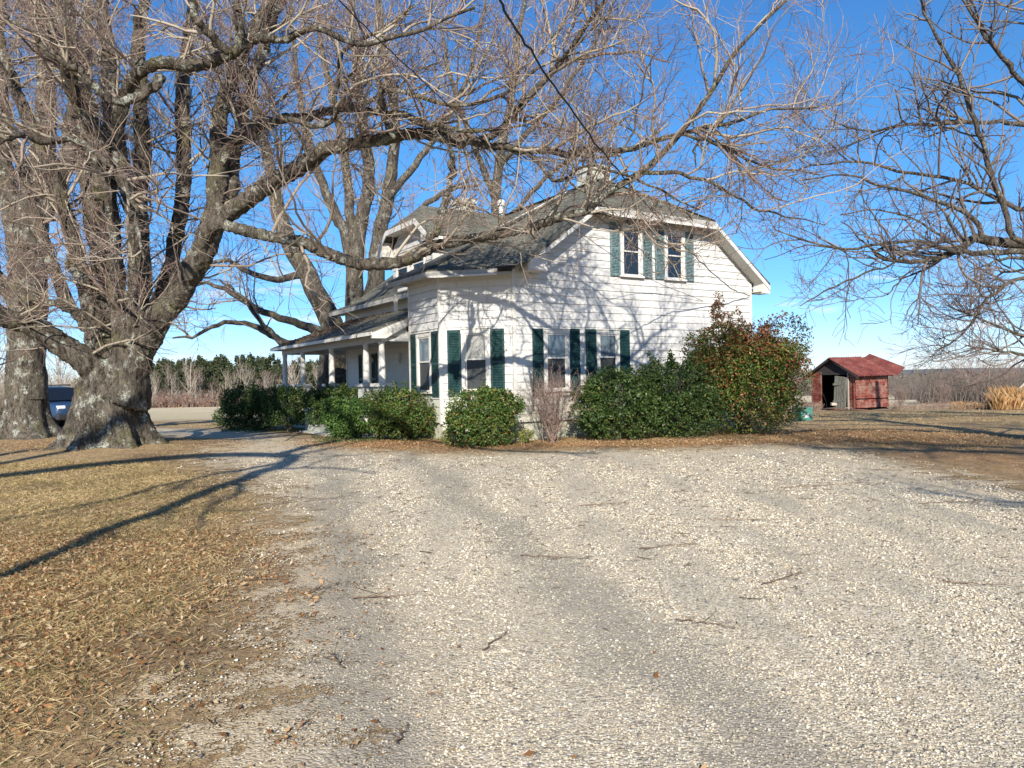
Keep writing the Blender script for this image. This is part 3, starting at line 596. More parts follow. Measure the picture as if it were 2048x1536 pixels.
# debris of leaves lying on the porch roof
rng = np.random.default_rng(5)
def leafcards(rng, C, size, flat=.5, aspect=.6, up=None):
    """thin leaves, one kinked diamond (2 tris->quads) each, at points C"""
    n = len(C); a = rng.normal(size=(n, 3)); a[:, 2] *= flat; a /= np.linalg.norm(a, axis=1, keepdims=True)
    nr = rng.normal(size=(n, 3)) * flat; nr[:, 2] += 1.0 if up is None else up
    b = np.cross(nr, a); b /= np.linalg.norm(b, axis=1, keepdims=True) + 1e-9; nn = np.cross(a, b)
    s = (size * rng.uniform(.6, 1.4, n))[:, None]
    V = np.stack([C - a * s, C + b * s * aspect + nn * s * .15, C + a * s, C - b * s * aspect + nn * s * .15], 1)
    return V.reshape(-1, 3), np.arange(n * 4).reshape(n, 4)
n_ = 2600; uu = -2.45 + 2.2 * rng.random(n_) ** 1.0; vv = np.clip(13.2 - np.abs(rng.normal(0, 2.2, n_)) - (uu + 2.45) * .8, 4, 14)
zz = 2.98 + (uu + 2.5) * .4 + .03 + rng.random(n_) * .05
V_, F_ = leafcards(rng, np.stack([uu, vv, zz], 1), .03, .5); npmesh('roof_leaf_debris', V_, F_, M_DEBRIS, house)

# ------------------------------------------------------------------ trees
def limb(pts, Y0, Y1, K=26, jit=.03, rng=np.random.default_rng(1), wk=1.0):
    """photo-traced limb: (px, py, width px) with its distance running from Y0 to Y1"""
    n = len(pts); P = np.array([list(at(x, y, Y0 + (Y1 - Y0) * i / (n - 1))) + [w_ * (Y0 + (Y1 - Y0) * i / (n - 1)) / F_PX / 2 * wk] for i, (x, y, w_) in enumerate(pts)])
    q = resample(P, K); q[:, 3] = np.maximum(q[:, 3], .006); q[1:-1, :3] += rng.normal(size=(K - 2, 3)) * jit
    return q[:, :3], q[:, 3]
def stack(ls): return np.stack([a for a, b in ls]), np.stack([b for a, b in ls])
THIN = []
def trunk_obj(name, P, Rr, extra, m, parent, sides=12, voxel=None, thick=.07):
    """thick wood fused into one skin; P,Rr limbs; extra (verts, quads) e.g. the flared bole"""
    if voxel:
        V, Fq = [], []; k = 0; mb = MB()
        for p, r in zip(P, Rr):
            j = np.argmax(r < thick) if (r < thick).any() else len(r)
            if j < 3: continue
            v, f = tubes(p[None, :j], r[None, :j], 12); f = [list(x) for x in f]
            f.append(list(range(12))[::-1]); f.append(list(range((j - 1) * 12, j * 12)))
            mb.v += [tuple(x) for x in v]; mb.f += [[k + i for i in x] for x in f]; mb.uv += [None] * len(f); k += len(v)
        for v, f in extra:
            mb.v += [tuple(x) for x in v]; mb.f += [[k + int(i) for i in x] for x in f]; mb.uv += [None] * len(f); k += len(v)
        o = mb.build('tmp', m); md = o.modifiers.new('r', 'REMESH'); md.mode = 'VOXEL'; md.voxel_size = voxel; md.use_smooth_shade = True
        sm = o.modifiers.new('s', 'SMOOTH'); sm.iterations = 3; sm.factor = .6
        dg_ = bpy.context.evaluated_depsgraph_get(); me = bpy.data.meshes.new_from_object(o.evaluated_get(dg_))
        bpy.data.objects.remove(o)
        nv = len(me.vertices); co = np.empty(nv * 3, np.float32); me.vertices.foreach_get('co', co); co = co.reshape(-1, 3)
        no_ = np.empty(nv * 3, np.float32); me.vertices.foreach_get('normal', no_); no_ = no_.reshape(-1, 3)
        x, y, z = co.T; th = np.arctan2(y - 17.6, x + 9.4)
        h = np.sin(x * 21 + 3 * np.sin(z * 1.3) + y * 17) * np.sin(x * 9 - y * 13 + 1.7 * np.sin(z * 2.1)) + .5 * np.sin(x * 43 + z * 4) * np.sin(y * 39 - z * 5)
        co += no_ * (h * .02 + .014 * np.sin(x * 61 + 5 * np.sin(z * 3)) * np.sin(y * 57 + 3 * np.cos(z * 4)))[:, None]; me.vertices.foreach_set('co', co.ravel()); me.update()
        P2, R2 = [], []
        for p, r in zip(P, Rr):
            if r[-1] >= thick: continue
            j = max(0, (np.argmax(r < thick)) - 1); q = resample(np.hstack([p[j:], r[j:, None]]), 20); P2.append(q[:, :3]); R2.append(q[:, 3])
        a = link(name, me, m, parent, True)
        if P2:
            THIN.append(tubes(np.stack(P2), np.stack(R2), 8))
        return a
    v, f = tubes(P, Rr, sides); parts = [(v, f)] + [(np.asarray(a), np.asarray(b)) for a, b in extra]
    v, f = merge(parts); return npmesh(name, v, f, m, parent, True)
def bole(cx, cy, prof, lobes=5, amp=.16, seed=0, K=40):
    """flared trunk: prof = [(z, r, dx)]"""
    rs = np.random.default_rng(seed); ph = rs.random(4) * 6.28; p = resample(np.array(prof, float), 26); th = np.linspace(0, 2 * np.pi, K, endpoint=False); V = []
    z0, z1 = p[0, 0], p[-1, 0]
    for z, r, dx in p:
        k = max(0, 1 - (z - z0) / 1.5); rr = r * (1 + (amp * (.35 + k)) * np.sin(lobes * th + ph[0] + z * .3) + .06 * np.sin((lobes + 4) * th + ph[1] - z) + .035 * np.sin(17 * th + ph[2] + 2 * z)) * (1 + .35 * k ** 3 * np.maximum(0, np.sin((lobes) * th + ph[0])))
        V.append(np.stack([cx + dx + rr * np.cos(th), cy + rr * np.sin(th), np.full(K, z)], 1))
    n = len(p); V = np.concatenate(V); idx = np.arange(n * K).reshape(n, K)
    q = np.stack([idx[:-1], np.roll(idx[:-1], -1, 1), np.roll(idx[1:], -1, 1), idx[1:]], -1).reshape(-1, 4)
    return V, [list(x) for x in q] + [list(idx[0][::-1]), list(idx[-1])]
def crown(name, rng, levels, P, Rr, mats_, parent, keep=None):
    """levels: list of grow() kwargs; every level's wood goes into the crown mesh"""
    parts = []; mid = []; k = 0
    for i, lv in enumerate(levels):
        m_ = lv.pop('m', 0); sides = lv.pop('sides', 3); base = lv.pop('base', None)
        src = (P, Rr) if base is None else base
        P, Rr = grow(rng, src[0], src[1], **lv)
        if keep is not None and len(P):
            kk = keep(P); P, Rr = P[kk], Rr[kk]
        if len(P) == 0: break
        v, f = tubes(P, Rr, sides); parts.append((v, f)); mid.append(np.full(len(f), m_))
    if not parts: return None
    v, f = merge(parts); print('WOOD', name, len(f)); return npmesh(name, v, f, mats_, parent, True, matidx=np.concatenate(mid))

# --- the big old maple beside the drive
T1 = empty('maple_tree', (0, 0, 0), 0, 'huge old bare maple with a flared lichen-spotted trunk and limbs reaching over the drive', 'tree')
rg = np.random.default_rng(11)
L = lambda pts, a, b, **k: limb(pts, a, b, rng=rg, **k)
t1 = [
 L([(215, 765, 90), (185, 735, 66), (130, 690, 56), (65, 652, 50), (0, 632, 46), (-90, 600, 40), (-190, 520, 30)], 17.4, 15.6),
 L([(205, 750, 50), (190, 690, 36), (168, 645, 28), (140, 619, 22), (98, 603, 16), (40, 606, 10)], 17.9, 18.6),
 L([(240, 790, 110), (244, 730, 66), (258, 670, 54), (276, 600, 50), (282, 530, 48), (272, 440, 44), (283, 340, 38), (284, 264, 34), (281, 190, 32), (279, 88, 30), (290, 0, 26), (300, -160, 20), (290, -330, 10)], 17.3, 17.0),
 L([(250, 800, 120), (268, 742, 66), (306, 664, 62), (354, 590, 60), (400, 515, 58), (424, 440, 52), (432, 360, 46), (432, 290, 42), (445, 200, 36), (475, 130, 32), (510, 60, 28), (550, -30, 22), (600, -200, 12)], 17.3, 16.2),
 L([(400, 515, 44), (445, 430, 38), (468, 300, 34), (492, 190, 30), (525, 100, 26), (560, 10, 22), (640, -160, 10)], 16.9, 17.6),
 L([(245, 790, 100), (262, 735, 60), (288, 690, 46), (318, 600, 40), (345, 520, 34), (362, 420, 34), (366, 330, 34), (366, 250, 34), (363, 176, 32), (375, 88, 28), (392, 0, 24), (400, -200, 10)], 18.3, 19.3),
 L([(235, 790, 100), (225, 710, 70), (214, 620, 62), (205, 520, 58), (192, 420, 56), (180, 320, 56), (168, 220, 56), (146, 130, 54), (130, 50, 50), (120, -40, 44), (90, -220, 24)], 17.6, 18.4),
 L([(238, 780, 70), (240, 690, 44), (236, 600, 38), (228, 500, 36), (220, 400, 34), (217, 293, 32), (217, 146, 32), (212, 60, 28), (205, 0, 26), (200, -180, 12)], 17.2, 17.0),
 L([(215, 700, 50), (180, 600, 40), (150, 500, 36), (120, 400, 34), (85, 300, 32), (45, 210, 28), (10, 120, 24), (-40, 0, 18)], 17.5, 17.0),
 L([(205, 400, 40), (199, 281, 34), (164, 223, 32), (146, 170, 30), (128, 120, 26), (100, 60, 22), (70, -20, 16), (30, -120, 8)], 16.6, 14.5),
 # right sweeping limbs
 L([(395, 520, 44), (430, 446, 42), (470, 412, 42), (540, 370, 42), (600, 332, 38), (650, 300, 34), (720, 284, 30), (790, 276, 28), (869, 271, 26), (945, 280, 22), (986, 270, 18), (1045, 211, 15), (1123, 125, 13), (1181, 47, 11), (1240, -40, 8)], 17.0, 13.2),
 L([(869, 273, 22), (950, 288, 19), (1050, 300, 17), (1150, 306, 14), (1260, 296, 12), (1366, 268, 10), (1432, 248, 8), (1531, 224, 6), (1640, 214, 4)], 14.4, 12.8),
 L([(434, 360, 30), (455, 300, 26), (486, 270, 24), (540, 242, 22), (600, 240, 20), (650, 226, 18), (712, 219, 17), (770, 225, 15), (840, 240, 13), (888, 252, 11), (960, 262, 8), (1050, 250, 5)], 16.8, 13.5),
 L([(380, 560, 34), (410, 470, 30), (439, 450, 26), (517, 470, 25), (595, 484, 25), (654, 508, 26), (712, 527, 26), (790, 527, 26), (849, 498, 24), (908, 484, 22), (1025, 460, 20), (1142, 432, 18), (1200, 398, 16), (1283, 344, 14), (1366, 269, 12), (1432, 166, 10), (1490, 83, 8), (1573, 0, 6)], 16.8, 12.6),
 L([(858, 496, 18), (880, 440, 17), (896, 385, 16), (904, 332, 14), (900, 290, 10)], 14.3, 14.2, K=14),
 # upper knotty limb
 L([(272, 440, 34), (235, 300, 32), (240, 215, 30), (262, 165, 30), (292, 132, 30), (322, 125, 30), (366, 132, 30), (410, 129, 28), (457, 108, 26), (498, 82, 22), (535, 72, 18), (576, 80, 16), (611, 56, 14), (654, 60, 13), (712, 88, 12), (790, 74, 10), (869, 47, 8), (950, 15, 6)], 16.0, 12.5),
 L([(322, 150, 22), (295, 182, 22), (245, 208, 20), (205, 188, 18), (176, 155, 17), (132, 123, 15), (88, 97, 12), (59, 67, 10), (15, 30, 7)], 14.6, 13.2),
 L([(457, 108, 20), (430, 75, 19), (400, 40, 18), (380, -10, 16), (350, -120, 8)], 13.8, 13.0, K=16),
 L([(468, 104, 18), (482, 60, 17), (470, 10, 15), (480, -80, 10)], 13.8, 13.6, K=16),
 L([(235, 560, 30), (230, 480, 20), (200, 340, 18), (160, 284, 15), (110, 281, 14), (60, 276, 13), (30, 270, 10), (-10, 295, 8)], 16.2, 13.6),
 L([(164, 284, 15), (205, 316, 14), (240, 345, 12), (262, 400, 10), (278, 450, 8), (290, 520, 5)], 14.6, 12.8, K=18),
 L([(140, 620, 30), (95, 500, 28), (60, 400, 28), (30, 300, 26), (5, 200, 22), (-20, 60, 16)], 18.8, 19.5),
 L([(576, 238, 12), (660, 250, 11), (672, 180, 10), (690, 100, 9), (760, 60, 7), (830, 10, 5)], 14.6, 13.4, K=18),
 L([(790, 276, 12), (760, 200, 11), (800, 180, 10), (900, 210, 9), (1000, 190, 8), (1100, 120, 6), (1230, 90, 4)], 14.6, 13.0, K=20),
 L([(1142, 432, 8), (1220, 430, 7), (1300, 470, 5), (1350, 500, 4)], 13.2, 13.4, K=12),
 L([(1283, 344, 10), (1380, 350, 8), (1480, 400, 6), (1560, 430, 4), (1650, 450, 2.5)], 12.9, 13.6, K=16),
 L([(1050, 300, 9), (1120, 360, 8), (1180, 330, 6), (1300, 370, 5), (1400, 420, 3)], 13.8, 13.4, K=16),
 L([(1366, 268, 8), (1440, 290, 7), (1520, 330, 5), (1640, 350, 3)], 12.9, 13.6, K=14),
]
P1 = np.stack([resample(a, 26) for a, b in t1]); R1 = np.stack([resample(b[:, None], 26)[:, 0] for a, b in t1]); R1 = R1 * np.where(R1 > .14, .84, .95)
bl = bole(-9.62, 17.5, [(-.35, 1.55, 0), (-.02, 1.3, 0), (.2, 1.04, 0), (.55, .88, .0), (1.0, .77, .02), (1.5, .7, .1), (1.9, .6, .16), (2.2, .48, .2)], 7, .2, 3)
trunk_obj('trunk', P1, R1, [bl], M_BARK, T1, voxel=.045)
keep1 = lambda P: (P[:, -1, 2] > 1.4) & ~((P[:, -1, 0] > -3) & (P[:, -1, 2] < 3.4))
dens = np.linalg.norm(np.diff(P1, axis=1), axis=2).sum(1)
def build_crown1():
    rng = np.random.default_rng(21); parts = []; mid = []
    A = grow(rng, P1, R1, dens * 2.3, 2.4, .035, (35, 75), .03, .2, 9, .12, .008, .3)
    fgm = P1[:, :, 1].mean(1)
    k = keep1(A[0]); A = (A[0][k], A[1][k])
    B = grow(rng, *A, 9, 1.15, .013, (30, 65), .02, .2, 6, .1, .006, .4)
    k = keep1(B[0]); B = (B[0][k], B[1][k])
    C_ = grow(rng, *B, 5.5, .55, .0065, (30, 60), .02, .2, 4, .1, .0042, .5)
    k = keep1(C_[0]); C_ = (C_[0][k], C_[1][k])
    D = grow(rng, P1, R1, dens * 1.5, .7, .009, (40, 90), .0, .2, 5, .1, .005, .4)
    for X, s_, mi in ((A, 5, 0), (B, 3, 0), (C_, 3, 1), (D, 3, 1)):
        v, f = tubes(*X, s_); parts.append((v, f)); mid.append(np.full(len(f), mi))
    for v, f in THIN: parts.append((v, f)); mid.append(np.full(len(f), 2))
    v, f = merge(parts); npmesh('crown', v, f, [M_TWIG, M_TWIG2, M_BARK], T1, True, matidx=np.concatenate(mid))
build_crown1()
for ch in T1.children: ch.data.transform(Matrix.Translation((9.5, -17.55, 0)))
T1.location = (-9.5, 17.55, 0)

def simple_tree(name, label, base, limbs, bolep, seed, n1, L1, m=M_BARK2, tw=(M_TWIG, M_TWIG2), group=None, lv2=6, lv3=4, L2=1.2, L3=.6, rmin=.006, keep=None):
    rng = np.random.default_rng(seed); t = empty('bare_tree' if 'maple' not in name else name, base, 0, label, 'tree', group); t.name = name
    P = np.stack([resample(a, 26) for a, b in limbs]); Rr = np.stack([resample(b[:, None], 26)[:, 0] for a, b in limbs])
    off = np.array(base, float)
    ex = []
    if bolep: v, f = bolep; f = [x for x in f if len(x) == 4]; ex = [(v - off, np.array(f))]
    trunk_obj('trunk', P - off, Rr, ex, m, t, 12)
    ln = np.linalg.norm(np.diff(P, axis=1), axis=2).sum(1)
    crown('crown', rng, [dict(n=ln * n1, L=L1, rr=.035, ang=(30, 70), up=.06, wob=.18, K=8, t0=.2, rmin=rmin * 1.8, sides=4, m=0), dict(n=lv2, L=L2, rr=.014, ang=(30, 65), up=.04, wob=.2, K=5, t0=.1, rmin=rmin * 1.2, m=0), dict(n=lv3, L=L3, rr=.007, ang=(30, 60), up=.02, wob=.2, K=4, t0=.1, rmin=rmin, m=1)], P - off, Rr, list(tw), t, keep)
    return t
rg = np.random.default_rng(12)
t0 = [L([(58, 800, 66), (54, 740, 66), (54, 660, 66), (56, 560, 68), (60, 470, 62), (72, 380, 52), (86, 280, 42), (92, 180, 34), (80, 80, 28), (70, -30, 22), (60, -200, 10)], 24.3, 24.0),
      L([(56, 560, 50), (30, 460, 40), (12, 360, 34), (0, 260, 30), (-10, 150, 26), (0, 40, 20), (20, -80, 12)], 24.2, 23.4),
      L([(60, 470, 44), (110, 380, 34), (140, 300, 30), (150, 200, 26), (170, 100, 22), (180, -20, 16)], 24.2, 24.8),
      L([(54, 640, 34), (0, 560, 28), (-50, 480, 24), (-120, 400, 16)], 24.3, 23)]
p0 = at(55, 865, 24.3); simple_tree('large_tree', 'thick straight bare trunk standing left of the lichen-spotted maple, dark on its right side', (p0[0], p0[1], gz(p0[0], p0[1])), t0, bole(p0[0], p0[1], [(-.5, 1.2, 0), (0.0, .98, 0), (.35, .74, 0), (.8, .6, 0), (1.6, .53, 0), (2.6, .5, 0), (4.0, .4, 0)], 4, .12, 5), 31, 1.6, 2.4, M_BARK, (M_TWIG, M_TWIG2))
# --- trees behind the house and porch
rg = np.random.default_rng(13); L = lambda pts, a, b, **k: limb(pts, a, b, rng=rg, wk=.82, **k)
t2 = [L([(668, 760, 66), (664, 660, 58), (640, 600, 50), (608, 540, 46), (575, 480, 42), (556, 420, 36), (545, 360, 30), (528, 290, 26), (505, 200, 22), (480, 100, 16), (470, 0, 10)], 33, 32),
      L([(664, 680, 36), (620, 655, 22), (570, 640, 18), (505, 612, 15), (456, 582, 12), (407, 566, 8), (360, 560, 4)], 33, 31),
      L([(655, 690, 34), (600, 690, 20), (560, 680, 17), (527, 662, 15), (488, 647, 12), (439, 648, 10), (391, 671, 7), (345, 676, 4)], 33, 30.5),
      L([(610, 545, 20), (560, 560, 16), (500, 545, 13), (450, 520, 10), (400, 540, 6)], 32.6, 31),
      L([(565, 690, 14), (520, 640, 11), (480, 590, 8), (440, 560, 5)], 31.5, 30.5, K=16)]
p_ = at(668, 835, 33); simple_tree('leaning_tree', 'bare tree behind the porch roof leaning left with low branches spread over the field', (p_[0], p_[1], gz(p_[0], p_[1])), t2, bole(p_[0], p_[1], [(-.4, .9, 0), (.3, .72, 0), (1.2, .68, 0), (2.6, .6, 0), (3.6, .35, 0)], 4, .1, 8), 32, 1.3, 2.6, M_BARK2, lv3=4, rmin=.008)
t3 = [L([(715, 800, 66), (716, 700, 58), (714, 640, 54), (708, 590, 46), (712, 508, 38), (724, 430, 34), (738, 370, 30), (734, 300, 28), (718, 200, 24), (716, 100, 20), (700, 0, 14), (690, -150, 6)], 35, 35),
      L([(716, 690, 50), (738, 620, 46), (752, 547, 42), (760, 469, 36), (775, 391, 32), (784, 332, 28), (792, 250, 24), (775, 140, 20), (760, 40, 14), (750, -100, 7)], 35, 34.5),
      L([(712, 600, 34), (694, 480, 28), (672, 430, 26), (645, 371, 22), (622, 300, 20), (604, 220, 17), (590, 120, 12), (580, 10, 7)], 35, 34),
      L([(712, 520, 26), (700, 440, 24), (694, 360, 22), (684, 280, 20), (660, 180, 17), (640, 80, 12), (630, -40, 7)], 35, 34.6),
      L([(770, 400, 20), (830, 330, 17), (880, 260, 14), (930, 170, 11), (960, 60, 8), (980, -40, 4)], 34.6, 34),
      L([(752, 547, 20), (790, 470, 17), (850, 410, 14), (905, 380, 10), (960, 370, 5)], 34.8, 33.6)]
p_ = at(716, 835, 35); simple_tree('many_stemmed_tree', 'tall bare tree with many upright stems rising just left of the dormer', (p_[0], p_[1], gz(p_[0], p_[1])), t3, bole(p_[0], p_[1], [(-.4, 1, 0), (.3, .8, 0), (1.2, .72, 0), (2.6, .6, 0), (3.6, .35, 0)], 5, .1, 9), 33, 1.3, 2.8, M_BARK2, lv3=4, rmin=.008)
t4 = [L([(985, 800, 40), (990, 600, 32), (990, 470, 26), (992, 400, 24), (998, 330, 22), (1012, 250, 19), (1030, 160, 16), (1040, 60, 12), (1060, -60, 6)], 39, 39),
      L([(992, 400, 18), (960, 320, 15), (930, 240, 13), (900, 150, 10), (880, 40, 6)], 39, 38), L([(1000, 330, 16), (1060, 260, 14), (1120, 190, 12), (1180, 100, 9), (1230, 0, 5)], 39, 38),
      L([(990, 470, 14), (1050, 400, 12), (1110, 340, 10), (1180, 290, 8), (1260, 230, 5)], 39, 38)]
p_ = at(985, 840, 39); simple_tree('slender_tree', 'bare tree behind the house showing between the dormer and the main chimney', (p_[0], p_[1], gz(p_[0], p_[1])), t4, None, 34, 1.3, 2.8, M_BARK2, lv3=4, rmin=.009)
# --- tree beyond the right edge whose limbs reach in
rg = np.random.default_rng(14); L = lambda pts, a, b, **k: limb(pts, a, b, rng=rg, jit=.014, wk=.8, **k)
t5 = [L([(2330, 990, 110), (2340, 850, 96), (2335, 720, 86), (2320, 600, 80), (2340, 420, 64), (2330, 200, 50), (2300, 0, 36), (2290, -200, 18)], 13.5, 13.8),
      L([(2330, 640, 50), (2240, 560, 40), (2150, 500, 32), (2048, 488, 26), (1987, 482, 24), (1945, 478, 22), (1920, 500, 18), (1880, 515, 14), (1840, 522, 12), (1780, 522, 9), (1747, 505, 6), (1790, 490, 4)], 13.6, 12.6),
      L([(2120, 500, 16), (2048, 501, 15), (1987, 506, 14), (1940, 506, 13), (1890, 498, 10), (1821, 480, 8), (1740, 492, 7), (1697, 497, 6), (1614, 484, 5), (1552, 460, 3)], 13.2, 12.4),
      L([(2060, 486, 16), (2024, 470, 14), (2007, 414, 13), (1987, 364, 13), (1966, 290, 12), (1945, 232, 11), (1925, 174, 10), (1900, 120, 9), (1871, 70, 8), (1850, 33, 7), (1838, -10, 5)], 13.0, 12.6),
      L([(2330, 500, 36), (2200, 440, 20), (2100, 424, 14), (2048, 420, 12), (1987, 393, 10), (1925, 364, 9), (1862, 352, 8), (1780, 340, 7), (1718, 323, 6), (1640, 330, 4), (1560, 350, 3)], 13.8, 14),
      L([(1965, 476, 12), (1948, 440, 11), (1883, 406, 10), (1821, 385, 8), (1760, 372, 6), (1690, 350, 4), (1600, 360, 3)], 12.8, 13.2, K=18),
      L([(1800, 515, 6), (1780, 530, 5), (1718, 551, 5), (1655, 580, 4), (1600, 612, 2.5)], 12.7, 12.6, K=14),
      L([(2330, 330, 34), (2180, 270, 18), (2048, 250, 12), (1987, 244, 10), (1904, 248, 9), (1820, 250, 7), (1740, 262, 5), (1660, 240, 3)], 13.8, 13.8),
      L([(2320, 260, 30), (2180, 250, 18), (2048, 165, 12), (2007, 116, 11), (1966, 62, 10), (1940, 10, 8), (1920, -60, 5)], 13.8, 13.2),
      L([(2320, 100, 26), (2200, 60, 14), (2100, 20, 10), (2000, -60, 6)], 13.8, 13),
      L([(1920, 505, 6), (1880, 470, 6), (1830, 440, 5), (1760, 420, 4), (1680, 430, 3)], 12.8, 13.4, K=14),
      L([(2250, 560, 20), (2150, 560, 12), (2080, 540, 8), (2010, 545, 5), (1960, 580, 3)], 13.4, 13.0, K=14),
      L([(1850, 520, 4), (1800, 560, 4), (1775, 590, 2.5)], 12.7, 12.6, K=8)]
p_ = at(2330, 1005, 13.5); simple_tree('overhanging_tree', 'bare tree past the right edge of the drive with dark limbs reaching toward the house', (p_[0], p_[1], 0), t5, bole(p_[0], p_[1], [(-.3, .95, 0), (.2, .7, 0), (1.0, .55, 0), (2.2, .48, 0)], 4, .12, 10), 35, 2.3, 1.7, M_BARK2, (M_TWIGD, M_TWIGD), lv2=5, lv3=3.2, L2=.8, L3=.4, rmin=.0045)
rg = np.random.default_rng(15)
t6 = [L([(2230, 850, 50), (2220, 740, 44), (2200, 640, 40), (2190, 500, 32), (2180, 300, 20)], 24, 24),
      L([(2210, 680, 26), (2130, 600, 18), (2070, 560, 12), (2030, 560, 9), (1985, 590, 8), (1960, 615, 7), (1946, 643, 6), (1910, 681, 4), (1870, 702, 2.5)], 24, 22.5),
      L([(2215, 720, 24), (2120, 690, 14), (2048, 672, 9), (1990, 650, 6), (1930, 625, 4), (1890, 610, 2.5)], 24, 22.5), L([(2215, 730, 20), (2120, 720, 12), (2048, 710, 8), (1985, 700, 5), (1930, 690, 3)], 24, 23),
      L([(2200, 620, 20), (2120, 560, 14), (2060, 520, 10), (2000, 520, 6), (1940, 545, 3)], 24, 23)]
p_ = at(2230, 850, 24); simple_tree('drooping_tree', 'bare tree at the right edge with fine drooping branches over the brush', (p_[0], p_[1], gz(p_[0], p_[1])), t6, None, 36, 2.6, 1.9, M_BARK2, (M_TWIGD, M_TWIG2), lv2=6, lv3=4, L2=1.0, L3=.5, rmin=.006)
# --- tree behind the viewer on the left: its long limb throws the branching shadow on the near ground
rg = np.random.default_rng(16)
def wl_(pts, K=26, jit=.05):
    q = resample(np.array(pts, float), K); q[1:-1, :3] += rg.normal(size=(K - 2, 3)) * jit; return q[:, :3], q[:, 3]
t7 = [wl_([(-13, -3, -.3, .7), (-13, -3, 2, .5), (-12.6, -3, 5, .42), (-12, -3, 9, .3), (-11.5, -3, 14, .12)]), wl_([(-12.8, -3, 3.5, .34), (-10, -1.5, 7.2, .22), (-7, -.5, 8.6, .2), (-5.0, -.2, 8.3, .19), (-4.75, -.7, 7.0, .16), (-4.7, -1.3, 5.6, .12), (-4.5, -2.0, 4.2, .08), (-4.45, -2.6, 3.1, .05)]),
      wl_([(-4.8, -.6, 7.2, .06), (-4.2, -.9, 7.6, .05), (-3.4, -1.2, 7.6, .035), (-2.6, -1.4, 7.3, .02)], 12), wl_([(-5.3, -.2, 8.4, .17), (-5.3, .5, 9.5, .15), (-4.5, .5, 10.4, .13), (-3, .2, 10.1, .1), (-1.5, 0, 9, .08), (0, 0, 8.2, .06), (1.5, 0, 7.8, .03)]), wl_([(-4.9, -.4, 7.7, .09), (-5.4, -.4, 7.0, .07), (-5.8, -.6, 5.8, .05), (-6.3, -.8, 4.9, .02)], 14), wl_([(-4.72, -.9, 6.6, .07), (-4.2, -.7, 6.0, .05), (-4.0, -.8, 5.2, .03), (-3.6, -1.0, 4.6, .015)], 14), wl_([(-4.5, .5, 10.3, .1), (-5.5, .8, 11.3, .08), (-6.5, 1, 12.4, .05)], 12), wl_([(-5.0, -.3, 8.1, .06), (-4.6, .2, 9.2, .05), (-4.2, .5, 10.4, .04), (-3.9, .8, 11.5, .02)], 12), wl_([(-12.5, -3, 6, .2), (-9.5, -2, 10.5, .14), (-6, -1.5, 13, .09), (-2.5, -1, 14.5, .04)])]
simple_tree('leafless_tree', 'bare tree behind the viewer at left that casts the long branching shadow on the grass', (-13, -3, 0), t7, None, 37, 1.5, 1.5, M_BARK2, lv2=4, lv3=2, L2=.8, L3=.4, rmin=.006)
t8 = [wl_([(14, -4, -.3, .6), (14, -4, 2, .45), (13.8, -4, 5, .36), (13.5, -4, 9, .24), (13, -4, 13, .1)]), wl_([(14, -4, 3, .25), (11.5, -4.4, 5.6, .17), (8.5, -4.8, 6.8, .1), (5.5, -5, 7.2, .04)]), wl_([(14, -4, 4, .25), (12, -3, 7, .18), (9, -2.5, 8.6, .12), (6, -2.2, 9.2, .05)]), wl_([(13.6, -4, 6.5, .2), (10.8, -4, 9.5, .13), (7.5, -4, 10.6, .06)]), wl_([(14, -4, 3.4, .2), (12.2, -5.5, 4.8, .14), (9.6, -6.5, 5.4, .08), (7.2, -7, 5.4, .03)]), wl_([(13.8, -4, 5, .2), (14.5, -1, 8, .12), (14, 2, 10, .05)])]
simple_tree('shade_tree', 'bare tree past the right edge near the viewer that throws streaks of shade', (14, -4, 0), t8, None, 38, 3.6, 2.2, M_BARK2, lv2=5, lv3=3, L2=1.1, L3=.5, rmin=.007)

